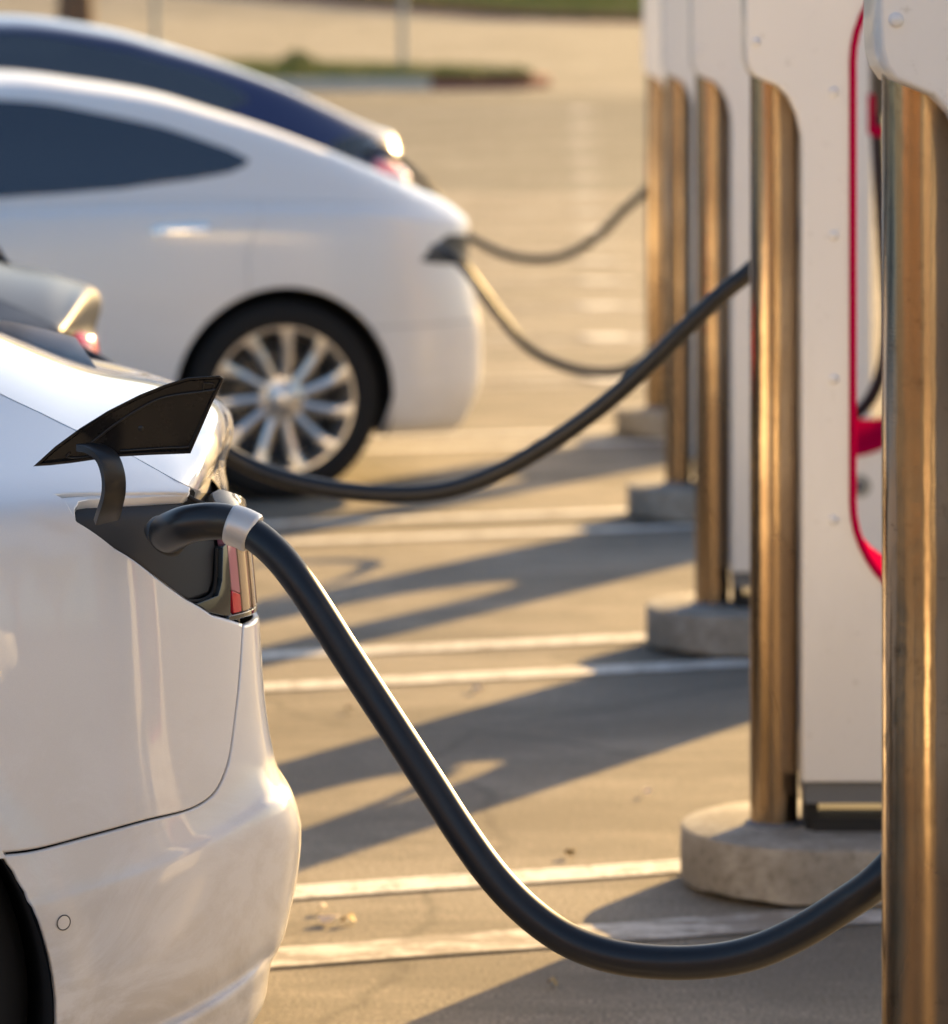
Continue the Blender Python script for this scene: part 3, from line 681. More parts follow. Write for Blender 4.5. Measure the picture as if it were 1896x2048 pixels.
hood = mk('bonnet', *(lambda us: ([(-u, v, z-.0) for u in us for v, z in ((.12, .93-.16*(u-3.6)), (.3, .985-.16*(u-3.6)), (.925, 1.01-.16*(u-3.6)), (1.55, .985-.16*(u-3.6)), (1.73, .93-.16*(u-3.6)))], [(i*5+j, (i+1)*5+j, (i+1)*5+j+1, i*5+j+1) for i in range(len(us)-1) for j in range(4)]))(np.linspace(3.55, 4.5, 8)), M['white_paint'], car1)

# --- things in the tail corner
def tail(car, opened):
    # lamp pieces follow the shell: dark housing, coloured strips, fluted clear lens wrapping the corner, glossy top
    P_ = pxs; tb = P_([(487, 1243)])[0][1]; k = dict(step=.006, gap=.0003, rnd=.0007, skirt=.015)
    patch(sh, 'lamp_housing', M['lamp_dark'], car, P_([(451, 1092), (449, 1160), (441, 1190), (395, 1208), (425, 1226), (487, 1243), (467, 1225), (467, 1100), (466, 1080)]), off=-.004, **k)
    s_a = P_([(466, 1160)])[0][0]; s_b = P_([(483, 1160)])[0][0]; lo_ = P_([(480, 1226)])[0][1]; mt = P_([(472, 1190)])[0][1]; top = 18.9
    tt_ = lambda x: float(np.interp(x, [.3, .5, .65, .71], [16.6, 17.2, 18.3, top]))
    patch(sh, 'lamp_red_strip', M['lamp_red'], car, [(s_a, lo_), (s_b, lo_), (s_b, mt), (s_a, mt+.15)], off=-.003, **k)
    patch(sh, 'lamp_pink_strip', M['lamp_pink'], car, [(s_a, mt+.15), (s_b, mt), (s_b, top), (s_a, top)], off=-.003, **k)
    patch(sh, 'lamp_base_strip', M['lamp_dark'], car, [(s_a+.012, tb+.05), (.30, tb+.05), (.30, lo_), (s_a+.012, lo_)], off=-.002, **k)
    xs_ = [s_b, s_b-.018, s_b-.034, s_b-.055, s_b-.075, s_b-.12, s_b-.24, .30]
    for i in range(7):
        x0, x1 = xs_[i], xs_[i+1]
        patch(sh, 'lamp_flute', M['lamp_clear'], car, [(x1, lo_), (x0, lo_), (x0, tt_(x0)), (x1, tt_(x1))], off=-.0015-.002*(i % 2), **k)
    a = P_([(425, 984), (440, 976)]); b = P_([(478, 988), (490, 1000)])
    patch(sh, 'lamp_top', M['lamp_top'], car, [(.30, tt_(.3)), (.5, tt_(.5)), (.65, tt_(.65)), (.71, top), (s_a, top)]+P_([(455, 1062), (447, 1035), (434, 1008)])+a+b[:1]+[(.735, 20.2), (.70, 19.7), (.6, 18.9), (.5, 18.3), (.30, 17.7)], off=-.0015, **k)
tail(car1, True)
# recessed charging bay
P_ = pxs
bay_line = [(150, 996), (172, 991), (246, 989), (330, 988), (383, 990), (412, 1003), (437, 1022), (452, 1060), (455, 1092), (450, 1165), (440, 1192), (395, 1208), (374, 1197), (310, 1150), (230, 1095), (158, 1043), (152, 1020)]
patch(sh, 'charging_bay', M['port'], car1, P_(bay_line), step=.010, off=-.016, gap=.0, rnd=.006, skirt=.03)
def rimband(line, off0, off1, m, name, w_=.004):
    st = np.array(P_(line)); X = sh.P(st[:, 0], st[:, 1]); Nn = sh.Nn(st[:, 0], st[:, 1]); n = len(line); V = list(X+Nn*off0)+list(X+Nn*off1)
    return mk(name, V, [(i, i+1, n+i+1, n+i) for i in range(n-1)], m, car1)
fl = densify(np.array([(112, 988), (155, 1043), (230, 1096), (310, 1151), (374, 1198), (425, 1228), (470, 1242)]), 8, False)
rimband([tuple(p) for p in fl], -.002, -.03, M['white_paint'], 'bay_lower_flange')
# upper flange: pale ledge along the top of the bay, widening to a shallow dish at the left
fpts = densify(np.array([(383, 975.5), (381, 986), (330, 986), (246, 989), (180, 991), (160, 996), (153, 1012), (155, 1038), (135, 1015), (114, 990), (140, 986.5), (180, 984.5), (246, 981), (330, 978)]), 12)
patch(sh, 'bay_upper_flange', M['white_paint'], car1, P_([tuple(p) for p in fpts]), step=.008, off=-.0045, gap=.0, rnd=.002, skirt=.014)
# the gutter seam in the bay, dark line from the boot corner down
gl = [sh.P(*np.array(q))+sh.Nn(*np.array(q))*-.010 for q in P_([(384, 980), (400, 992), (424, 1003), (440, 1020), (450, 1042), (455, 1070)])]
tube('bay_seam', catmull(gl, 5), .0028, M['dark'], car1, 8)
gl = [sh.P(*np.array(q))+sh.Nn(*np.array(q))*-.0125 for q in P_([(449, 1095), (447, 1150), (440, 1185), (415, 1200), (385, 1202)])]
tube('bay_groove', catmull(gl, 5), .0022, M['dark'], car1, 8)
# parking sensor
c0 = np.array(pxs([(127, 1845)])[0]); X0 = sh.P(*c0); n0 = sh.Nn(*c0)
t1 = np.cross(n0, [0, 0, 1]); t1 /= np.linalg.norm(t1); t2 = np.cross(n0, t1)
ringp = [X0+n0*.0006+.0086*(math.cos(a)*t1+math.sin(a)*t2) for a in np.linspace(0, 2*math.pi, 33)]
sen = tube('parking_sensor', ringp, .00075, M['disc'], car1, 8)
V = [X0+n0*.0013]+[X0+n0*.0008+.0078*(math.cos(a)*t1+math.sin(a)*t2) for a in np.linspace(0, 2*math.pi, 25)[:-1]]
mk('sensor_face', V, [(0, 1+i, 1+(i+1) % 24) for i in range(24)], M['white_paint'], sen)

# --- the open flap, its inner face towards us
flap = [(66, 933), (110, 893), (159, 857), (215, 822), (280, 789), (330, 769), (375, 755), (440, 751), (447, 756), (446, 763), (425, 806), (381, 907), (300, 910), (227, 914), (144, 926), (100, 931)]
def flap_pt(px, py, lift=0): # plane leaning out over the bay: nearer at its free (upper) edge
    v = .035-.055*((930-py)/180)-.03*((px-66)/380)+lift; return L(px, py, v)
def flap_ring(line, lift): return [flap_pt(a, b, lift) for a, b in line]
fd = densify(np.array(flap, float), 12); n = len(fd)
nrm = np.cross(flap_pt(381, 907)-flap_pt(66, 933), flap_pt(440, 751)-flap_pt(66, 933)); nrm /= np.linalg.norm(nrm); nrm = -nrm if nrm[1] > 0 else nrm
def plate(loops_lift):
    V = []; 
    for lp, lf in loops_lift: V += flap_ring(lp, lf)
    return V
inner = offset(fd, 5.0); in2 = offset(fd, 8.0)
V = plate([(offset(fd, 1.2), -.0), (inner, 0), (in2, .004)]); Vb = plate([(fd, .0015), (fd, .008), (offset(fd, 4), .0115)])
m_ = len(fd); Fc = []
order = [(0, 1), (1, 2)]
for a, b in order: Fc += [(a*m_+i, a*m_+(i+1) % m_, b*m_+(i+1) % m_, b*m_+i) for i in range(m_)]
Pq, Tq, ix = fill2d([in2]); b = len(V); V += [flap_pt(p[0], p[1], .004) for p in Pq]; Fc += [tuple(b+i for i in t) for t in Tq]
b = len(V); V += Vb; Fc += [(0+i, (i+1) % m_, b+(i+1) % m_, b+i) for i in range(m_)]
for a, c in ((0, 1), (1, 2)): Fc += [(b+a*m_+i, b+a*m_+(i+1) % m_, b+c*m_+(i+1) % m_, b+c*m_+i) for i in range(m_)]
flp = mk('charge_flap', V, Fc, M['door'], car1, auto=25)
# outer skin of the flap carries body paint
Pq, Tq, ix = fill2d([offset(fd, 4)]); V = [flap_pt(p[0], p[1], .0125) for p in Pq]; mk('flap_skin', V, Tq, M['white_paint'], flp, auto=30)
# raised inner frame lines and the small catch
def lineon(pts, r_, m, name, lift=-.0005, seg=8, close=False):
    P = catmull([flap_pt(a, b, lift) for a, b in pts], 5); return tube(name, P, r_, m, flp, seg)
lineon([(158, 905), (200, 872), (240, 842), (300, 806), (340, 792), (400, 784), (432, 779)], .0016, M['black'], 'flap_rib', .003)
lineon([(432, 779), (412, 822), (382, 886), (374, 894), (330, 896), (240, 902)], .0013, M['black'], 'flap_rib', .003)
lineon([(140, 906), (134, 914), (150, 916), (180, 913)], .0014, M['black'], 'flap_rib', .003)
lineon([(408, 766), (406, 778), (412, 782), (424, 781), (427, 768), (408, 766)], .0009, M['black'], 'flap_catch', .003)
V, Fc = lathe_geo([(.0001, .0), (.0028, .0006), (.004, .0025)], 16, 'y', flap_pt(283, 856, .002)); mk('flap_pin', V, Fc, M['black'], flp)
# goose-neck hinge
hp = [L(168, 894, .000), L(190, 898, -.016), L(214, 916, -.030), L(226, 950, -.034), L(227, 985, -.028), L(220, 1015, -.012), L(213, 1039, .010)]
hc = catmull(hp, 8); wdt = np.interp(np.linspace(0, 1, len(hc)), [0, .15, .5, 1], [.0122, .0135, .0140, .0148]); V = []; seg = []
T = np.gradient(hc, axis=0); T /= np.linalg.norm(T, axis=1)[:, None]
axw = np.array([.93, .37, -.0]); axw /= np.linalg.norm(axw)
for p, t, wd in zip(hc, T, wdt):
    a = axw-t*axw.dot(t); a /= np.linalg.norm(a); b_ = np.cross(t, a)
    for x, y in ((-1, -.8), (-.8, -1), (.8, -1), (1, -.8), (1, .8), (.8, 1), (-.8, 1), (-1, .8)): V.append(p+a*x*wd+b_*y*.0045)
nn_ = len(hc); Fc = [(i*8+k, i*8+(k+1) % 8, (i+1)*8+(k+1) % 8, (i+1)*8+k) for i in range(nn_-1) for k in range(8)]+[tuple(range(8)), tuple((nn_-1)*8+k for k in range(8))]
mk('flap_hinge', V, Fc, M['black'], car1, auto=40)
car1['label'] = 'near white sedan with its charge flap open and a thick cable plugged in'; car1['category'] = 'car'; car1['group'] = 'cars parked at the chargers'

# ------------------------------------------------------------------ the slate sedan behind it: the same model, flap shut
def recolour(o, frm, to):
    if o.type == 'MESH' and o.material_slots and o.material_slots[0].material == frm:
        o.material_slots[0].link = 'OBJECT'; o.material_slots[0].material = to
skip = ('charge_flap', 'flap_hinge', 'charging_bay', 'bay_lower_flange', 'bay_upper_flange', 'bay_seam', 'bay_groove', 'flap_skin')
def copy_car(src, to):
    def rec(o, par):
        if o.name.split('.')[0] in skip: return None
        c = o.copy(); COL.objects.link(c); c.parent = par; recolour(c, M['white_paint'], to); recolour(c, M['lamp_clear'], M['lamp_red']); recolour(c, M['lamp_pink'], M['lamp_red']); recolour(c, M['lamp_top'], M['lamp_red'])
        for ch in list(o.children): rec(ch, c)
        return c
    return rec(src, None)
car2 = copy_car(car1, M['slate_paint']); car2.location = (sh.O[0]-.53, sh.O[1]+SP+.05, 0)
patch(sh, 'closed_flap', M['slate_paint'], car2, P_([(112, 988), (160, 985), (246, 983), (330, 982), (381, 984), (412, 1000), (437, 1022), (452, 1060), (455, 1092), (450, 1165), (440, 1192), (395, 1208), (374, 1197), (310, 1150), (230, 1095), (158, 1043)]), step=.012, off=0, gap=.001)
car2['label'] = 'dark slate blue sedan mostly hidden behind the near white sedan'; car2['category'] = 'car'; car2['group'] = 'cars parked at the chargers'

# ------------------------------------------------------------------ the white fastback and the blue tall car farther back
def big_car(name, L_, C, O, rearplan, zr_pts, zb_pts, sil, paint, wu, wb, wrad, deck, label, winpx, lamp_px, doorpx=None, handle=None, hwin=.24, nsp=11):
    g = Shell(L_, C, rearplan, [(0, C), (.01, C-.2), (.04, C-.4), (.11, .36), (.2, .23), (.33, .12), (.5, .05), (.7, .015), (.95, .003), (1.2, 0)]); g.a = A_; g.O = np.array(O)
    zr = pchip([-p[0] for p in zr_pts], [p[1] for p in zr_pts]); zb = nspline([-p[0] for p in zb_pts], [p[1] for p in zb_pts])
    qk = [.09, .03, .008, 0, 0, .012, .035, .075, .115, .19, .50, C]; g.nt = 11; tk = np.arange(12)
    qf = pchip(tk, qk); g.q = qf; g.rk = [.12, .04, .0, -.0, .01, .03, .06, .08, .11, .15, .28, .45]; g.rf = pchip(tk, [.15, .06, .02, 0, .02, .08, .18, .3, .36, .42, .6, .8])
    def z(T, u, v):
        T = np.asarray(T, float); b = zb(-u); t_ = np.maximum(zr(-u), b+.012); fr = [None]*12; dz = t_-b
        k = [.20+0*b, .25+0*b, .38+0*b, .54+0*b, .68+0*b, b-.13, b-.04, b, b+.47*dz, b+.84*dz, b+.965*dz, t_]
        k = [np.minimum(kk, b-.004*(7-i)) if i < 7 else kk for i, kk in enumerate(k)]
        i = np.clip(T.astype(int), 0, 10); f = T-i; K = np.stack(np.broadcast_arrays(*k), 0)
        def at(j): return np.take_along_axis(K, np.clip(j, 0, 11)[None, ...], 0)[0]
        p0, p1, p2, p3 = at(i-1), at(i), at(i+1), at(i+2)
        return .5*((2*p1)+(-p0+p2)*f+(2*p0-5*p1+4*p2-p3)*f*f+(-p0+3*p1-3*p2+p3)*f**3)
    g.z = z
    def wpost(u, v, z_, T):                               # tumblehome: windows lean in with height above the belt
        b = zb(-u); k = np.clip((z_-b)/.42, 0, 1); near = 1-np.clip((v-.3)/.5, 0, 1); return u, v+hwin*.55*k*near*np.clip((C-v)/C, 0, 1), z_
    g.post = wpost; g.r = pchip(tk, g.rk); g.tscale = .11; g.s_c = .35
    if sil: fit_silhouette(g, range(0, 8), [p[0] for p in sil], [p[1] for p in sil])
    g.rk[8] = g.rk[7]+.03; g.rk[9] = g.rk[8]+.04
    if not sil: g.rk = [.12, .04, .0, 0, .0, .0, .0, .02, .03, .04, .05, .07]
    g.r = pchip(tk, g.rk)
    car = empty(name, (O[0], O[1], 0), g.a); wz = wrad
    ar = wrad+.04
    def A2(uc): return [tuple(q) for q in g.inv(circ_uz(uc, wz, ar, 180, 0, 28), 'uz', tr=(0, 6.5), sr=(.5, g.len-.5))]
    ra, fa = A2(wu), A2(wu-wb)
    S = lambda u: g.inv([(u, .66)], 'uz', tr=(0, 7), sr=(.2, g.len-.2))[0][0]
    # lower body
    drs = [tuple(q) for q in g.inv(doorpx, 'px', tr=(.5, 7))] if doorpx else None
    s_b, s_d0, s_d1, s_d2, s_f = S(wu+.62), S(wu-.12), S(wu-1.02), S(wu-2.02), g.len
    # door edge meets the arch
    cutA = [p for p in ra if True]
    kd = min(range(len(ra)), key=lambda i: abs(ra[i][0]-s_d0)+ (0 if ra[i][1] > 2 else 5))
    tb_ = 3.2
    up = ra[kd:]
    i_b = min(range(len(ra)), key=lambda i: abs(ra[i][1]-tb_)+(0 if ra[i][0] < ra[len(ra)//2][0] else 9))
    patch(g, 'rear_bumper', paint, car, [(0., 0.), (ra[-1][0], 0.)]+ra[i_b:][::-1]+[(s_b-.05, tb_+.1), (.55, tb_+.25), (0., tb_+.25)], step=.05)
    patch(g, 'tailgate', paint, car, [(0., tb_+.25), (.55, tb_+.25), (.60, 5.), (.62, 7.), (0., 7.)], step=.045)
    patch(g, 'quarter_panel', paint, car, [(.62, 7.), (.60, 5.), (.55, tb_+.25), (s_b-.05, tb_+.1)]+ra[kd:i_b+1][::-1]+[(s_d0+.01, 4.6), (s_d0-.05, 5.6), (s_d0-.06, 7.)], step=.045)
    patch(g, 'rear_door', paint, car, [(s_d0-.06, 7.), (s_d0-.05, 5.6), (s_d0+.01, 4.6)]+ra[:kd+1][::-1]+[(ra[0][0], 0.), (s_d1, 0.), (s_d1, 7.)], step=.05)
    patch(g, 'front_door', paint, car, [(s_d1, 0.), (s_d2, 0.), (s_d2, 7.), (s_d1, 7.)], step=.06)
    patch(g, 'front_body', paint, car, [(s_d2, 0.), (fa[-1][0], 0.)]+fa[::-1]+[(fa[0][0], 0.), (s_f, 0.), (s_f, 7.), (s_d2, 7.)], step=.06)
    far = grid(g, 'far_side_body', paint, car, 0, g.len, 0, 7, 70, 22, both=False)
    for p in far.data.vertices: p.co.y = 2*C-p.co.y
    far.data.flip_normals()
    lp = [(.0, 0.), (ra[-1][0], 0.)]+ra[::-1]+[(ra[0][0], 0.), (fa[-1][0], 0.)]+fa[::-1]+[(fa[0][0], 0.), (g.len, 0.), (g.len, 6.9), (0., 6.9)]
    patch(g, 'inner_shell', M['dark'], car, lp, step=.08, off=-.02, skirt=.002, gap=.003, rnd=.001)
    grid(g, 'roof', paint, car, 0, g.len, 7., 11, 130, 40, both=True)
    for wp, nm in winpx:
        patch(g, nm, M['glass'], car, [tuple(q) for q in g.inv(wp, 'px', tr=(6.5, 10.9))], step=.03, off=.004, skirt=.006, gap=0)
    # glazing out of the frame: front side window, windscreen, rear screen
    Z = lambda u, t_: (g.inv([(u, .7)], 'uz', tr=(0, 7))[0][0], t_)
    patch(g, 'front_window', M['glass'], car, [Z(wu-1.12, 7.15), Z(wu-2.1, 7.2), Z(wu-2.05, 8.2), Z(wu-1.7, 9.0), Z(wu-1.14, 9.0)], step=.05, off=.004, skirt=.006, gap=0)
    for i, (lpx, mm, nm) in enumerate(lamp_px):
        patch(g, nm, mm, car, [tuple(q) for q in g.inv(lpx, 'px', tr=(3, 9), sr=(.15, 1.6))], step=.02, off=.003, skirt=.006, gap=0)
    if handle:
        h0 = [tuple(q) for q in g.inv(handle, 'px', tr=(3, 7))]; patch(g, 'door_handle', M['chrome'], car, h0, step=.02, off=.006, skirt=.006, gap=0, rnd=.002)
    wheel(car, wu, .03, wrad, wrad, nsp, C); wheel(car, wu-wb, .03, wrad, wrad, nsp, C)
    well(car, wu, wz, ar-.002, C, .36); well(car, wu-wb, wz, ar-.002, C, .36)
    mk('underbody', *box_geo((-L_+.6, .14, .20), (-.8, 2*C-.14, .27)), M['dark'], car, smooth=False)
    car['label'] = label; car['category'] = 'car'; car['group'] = 'cars parked at the chargers'
    return car, g
RP = plan(.98, [(.5, 0), (.35, 11), (.32, 36), (.16, 80), (.4, 85)])
wc = np.array([(572-VX)*12.56/F, 12.56])                  # rear wheel centre of the white fastback
def orig(wc, wu): return wc-wu*np.array([math.cos(A_), math.sin(A_)])
class _: pass
def cl(px, py, O, v):                                     # traced point -> (u, z) on the plane at lateral v
    c, sn = math.cos(A_), math.sin(A_); dx = (px-VX)/F; u = (dx*(O[1]+v*c)-(O[0]-v*sn))/(c-dx*sn); Y = O[1]+u*sn+v*c
    return (u, H-(py-VY)*Y/F)
WU2 = -.98; O2 = orig(wc, WU2)
top2 = [cl(a, b, O2, .80) for a, b in ((880, 402), (844, 388), (785, 371), (703, 335), (595, 287), (487, 243), (390, 211), (281, 178), (162, 157), (0, 139))]
u0 = top2[-1][0]
zr2 = [(0, top2[0][1]-.06)]+top2+[(u0-.35, 1.438), (u0-.8, 1.425), (u0-1.25, 1.31), (u0-1.7, 1.08), (u0-1.95, .99), (u0-2.5, .89), (-4.95, .70)]
zb2 = [(0, .90), (-.15, .93), (-.35, .955), (-.6, .985), (-.9, 1.0), (-1.3, 1.01), (-1.9, 1.0), (-2.8, .96), (-3.5, .92), (-4.3, .82), (-4.95, .62)]
sil2 = [(380, 890), (400, 903), (422, 918), (445, 938), (462, 940), (487, 932), (557, 944), (651, 962), (697, 968), (746, 966), (803, 950), (848, 922), (875, 880), (930, 840)]
win2 = [((498, 320), (460, 300), (406, 281), (325, 254), (216, 230), (108, 209), (0, 200), (-90, 197), (-90, 402), (0, 396), (120, 388), (243, 378), (379, 360), (460, 345), (492, 331))]
car3, g2 = big_car('parked_car', 4.97, .98, O2, RP, zr2, zb2, sil2, M['white_paint2'], WU2, 2.96, .338, 0,
    'white fastback car with dark tinted windows and silver spoked wheel in the middle distance',
    [(win2[0], 'rear_side_window')],
    [([(841, 522), (864, 496), (898, 468), (922, 463), (925, 495), (905, 521), (872, 527)], M['port'], 'charging_bay')], None,
    [(300, 462), (312, 452), (415, 446), (422, 456), (412, 463), (305, 470)])
RX = plan(1.0, [(.5, 0), (.35, 10), (.32, 34), (.16, 80), (.4, 85)])
O3 = np.array([(888-VX)*15.9/F, 15.75])
top3 = [cl(a, b, O3, v) for a, b, v in ((766, 252, .40), (703, 233, .5), (622, 199, .6), (514, 152, .7), (406, 114, .8), (298, 81, .85), (189, 51, .85), (0, 26, .85))]
u0 = top3[-1][0]
zr3 = ([(0, top3[0][1]-.02)] if top3[0][0] < -.03 else [])+top3+[(u0-.5, 1.69), (u0-1.0, 1.62), (u0-1.5, 1.40), (u0-1.9, 1.16), (u0-2.4, 1.05), (-5.0, .85)]
zb3 = [(0, 1.0), (-.15, 1.04), (-.35, 1.07), (-.6, 1.09), (-1.3, 1.12), (-1.9, 1.1), (-2.8, 1.05), (-3.5, 1.0), (-4.3, .92), (-5.03, .75)]
win3 = [(500, 200), (470, 175), (406, 147), (325, 122), (216, 95), (108, 74), (0, 63), (-90, 58), (-90, 250), (0, 250), (300, 246), (440, 235)]
car4, g3 = big_car('parked_car', 5.03, 1.0, O3, RX, zr3, zb3, None, M['blue_paint'], -1.0, 2.96, .36, 0,
    'deep blue tall car behind the white fastback, with a lit chrome trim at its tail',
    [(win3, 'rear_side_window')],
    [([(655, 292), (690, 274), (742, 268), (762, 285), (745, 318), (700, 318)], M['lamp_dark'], 'tail_light'),
     ([(748, 322), (775, 322), (778, 348), (752, 348)], M['lamp_red'], 'lamp_red_strip'),
     ([(735, 286), (755, 284), (757, 300), (738, 302)], M['chrome'], 'tail_trim')])

# ------------------------------------------------------------------ cables
def cable(pts, r_, label, plug=None):
    P = catmull(pts, 12); th = empty('charging_cable', tuple(P[0]*np.array([1, 1, 0])), 0, label, 'cable', 'charging cables')
    o = tuple(P[0]*np.array([1, 1, 0])); P = P-np.array(o); Q = P.copy()
    for _k in range(3): Q[1:-1] = (Q[:-2]+2*Q[1:-1]+Q[2:])/4
    for _k in range(10): Q[4:-4] = (Q[3:-5]+2*Q[4:-4]+Q[5:-3])/4
    P = Q
    tube('hose', P, r_, M['hose'], th, 28); return th, np.array(o)
WW = lambda px, py, v: sh.world(L(px, py, v))
# near cable
hd = [WW(334, 1068, .036), WW(345, 1062, .012), WW(372, 1050, -.018), WW(412, 1043, -.034), WW(445, 1043, -.040), WW(466, 1048, -.043)]
y_ = hd[-1][1]
tail_px = [(500, 1064, y_-.005), (530, 1086, y_-.010), (568, 1124, y_-.014), (618, 1192, y_-.016), (680, 1290, 4.32), (740, 1382, 4.29), (800, 1474, 4.26), (860, 1566, 4.22), (920, 1660, 4.18), (985, 1750, 4.14), (1055, 1823, 4.10), (1135, 1880, 4.07), (1225, 1913, 4.05), (1325, 1925, 4.04), (1425, 1922, 4.04), (1515, 1903, 4.05), (1605, 1862, 4.06), (1690, 1808, 4.07), (1775, 1742, 4.08)]
ny = len(tail_px); tail_px = [(a, b, y_-.005+(4.075-y_)*(k/(ny-1))**1.0) for k, (a, b, d_) in enumerate(tail_px)]
tp_ = [pix(*p) for p in tail_px]+[np.array([.42, 4.085, .66]), np.array([.455, 4.08, .85]), np.array([.46, 4.07, 1.1]), np.array([.46, 4.055, 1.3]), np.array([.46, 4.0, 1.36])]
cb1, o_ = cable(tp_, .0188, 'thick black cable drooping from the near white sedan to the nearest station')
hc_ = catmull(hd, 10)-o_; nh = len(hc_); x_ = np.linspace(0, 1, nh)
rad = np.interp(x_, [0, .08, .25, .5, .8, 1], [.0220, .0240, .0235, .0222, .0212, .0210])
V, Fc = tube_geo(hc_, rad, 28); mk('plug_handle', V, Fc, M['black'], cb1, auto=50)
d0 = (WW(334, 1068, .036)-o_); d1 = WW(326, 1078, .044)-o_
V, Fc = tube_geo([d1-np.array([.004, 0, .004]), d1, d0, d0+(d0-d1)*.6], [.020, .0265, .0265, .023], 28); mk('plug_nose', V, Fc, M['black'], cb1, auto=40)
cs = catmull([pix(459, 1048, y_), pix(484, 1056, y_-.003), pix(508, 1068, y_-.006)], 6)-o_
V, Fc = tube_geo(cs, np.interp(np.linspace(0, 1, len(cs)), [0, .04, .96, 1], [.0222, .0240, .0240, .0222]), 36); mk('collar', V, Fc, M['collar'], cb1, auto=40)
# second cable: from the hidden sedan to the second station
pc = car2.location; ps = s1.world(L(250, 1060, .0)); p0 = np.array([ps[0]-.5, ps[1]+SP+.05, ps[2]])
c2p = [p0, p0+np.array([.10, -.05, .0]), pix(300, 800, 7.10), pix(380, 862, 7.10), pix(440, 898, 7.1), pix(500, 932, 7.1), pix(570, 958, 7.08), pix(650, 976, 7.06), pix(740, 987, 7.04), pix(830, 988, 7.02), pix(905, 978, 7.0), pix(985, 950, 6.98), pix(1065, 908, 6.96), pix(1145, 856, 6.94), pix(1225, 795, 6.92), pix(1305, 722, 6.9), pix(1380, 648, 6.88), pix(1450, 582, 6.87), pix(1505, 538, 6.87), np.array([.42, 6.86, 1.16]), np.array([.455, 6.85, 1.25]), np.array([.46, 6.82, 1.33]), np.array([.46, 6.74, 1.37])]
cable(c2p, .0168, 'long black cable sagging from behind the near sedan up to the second station')
c3p = [pix(868, 497, 12.62), pix(890, 503, 12.52), pix(925, 530, 12.5), pix(962, 580, 12.48), pix(1002, 634, 12.45), pix(1042, 682, 12.42), pix(1090, 717, 12.4), pix(1150, 739, 12.38), pix(1210, 746, 12.36), pix(1262, 737, 12.35), pix(1310, 700, 12.35), pix(1360, 640, 12.36), np.array([.44, 12.36, .85]), np.array([.455, 12.36, 1.1]), np.array([.46, 12.33, 1.3]), np.array([.46, 12.24, 1.36])]
cable(c3p, .0162, 'thin looking dark cable dipping between the white fastback and the fourth station')
c4p = [pix(742, 295, 15.9), pix(775, 300, 15.72), pix(805, 326, 15.65), pix(845, 362, 15.6), pix(885, 412, 15.55), pix(930, 467, 15.5), pix(1000, 506, 15.42), pix(1070, 519, 15.35), pix(1135, 510, 15.28), pix(1200, 470, 15.2), pix(1250, 418, 15.15), pix(1292, 382, 15.12), np.array([.42, 15.12, 1.08]), np.array([.455, 15.1, 1.2]), np.array([.46, 15.07, 1.3]), np.array([.46, 14.98, 1.36])]
cable(c4p, .0175, 'farthest cable, drooping from the deep blue car to the farthest station')
y3 = CH[2]
c5p = [np.array([.78, y3-.02, 1.38]), np.array([.785, y3-.03, 1.25]), np.array([.80, y3-.035, 1.0]), np.array([.815, y3-.03, .82]), np.array([.80, y3-.02, .70]), np.array([.765, y3, .61]), np.array([.70, y3+.02, .565]), np.array([.63, y3+.04, .60]), np.array([.58, y3+.03, .72]), np.array([.565, y3+.01, .9]), np.array([.60, y3, 1.15]), np.array([.66, y3, 1.33])]
cable(c5p, .0165, 'coiled idle cable hanging inside the opening of the third station')

# ------------------------------------------------------------------ far island, kerbs, planting, poles
isl = []
def isl_pt(px, py): # pixel on the lane -> ground
    for y in np.linspace(40, 92, 1000):
        if VY+(H-gz(y))*F/y <= py: return (px-VX)*y/F, y
    return (px-VX)*92/F, 92
ix, iy = isl_pt(1100, 178)
out = [(-60, iy-1.2), (-8, iy-.6), (-3, iy-.15), (ix-.9, iy), (ix-.3, iy+.15), (ix, iy+.7), (ix-.2, iy+1.4), (ix-1.2, iy+2.6), (-4, iy+4.4), (-9, iy+6.2), (-60, iy+14)]
out = densify(np.array(out), .8); n = len(out)
def curb(line, wd, h_, name, m, x0=None, x1=None, kind='structure'):
    V = []; sel = [p for p in line]; P = np.array(sel)
    inn = offset(P, wd)
    for lp, zz in ((P, -.01), (P, h_-.02), (offset(P, .02), h_), (inn, h_)): V += [(a, b, gz(b)+zz) for a, b in lp]
    m_ = len(P); return V, m_
V, m_ = curb(out, .15, .17, 'kerb', M['kerb'])
keep = [i for i in range(m_) if out[i][0] < ix-1.15]; red = [i for i in range(m_) if out[i][0] >= ix-1.9]
for nm, sel, mm, lb in (('kerb', [i for i in range(m_) if out[i][0] < ix-1.9 and out[(i+1) % m_][0] < ix-1.0], M['kerb'], 0), ('kerb', red, M['redkerb'], 0)):
    mk(nm, V, [(j*m_+i, j*m_+(i+1) % m_, (j+1)*m_+(i+1) % m_, (j+1)*m_+i) for j in range(3) for i in sel], mm, kind='structure', auto=40)
inn = offset(out, .15); P, T, _x = fill2d([inn]); mk('island_soil', [(a, b, gz(b)+.165) for a, b in P], T, M['grass'], kind='structure')
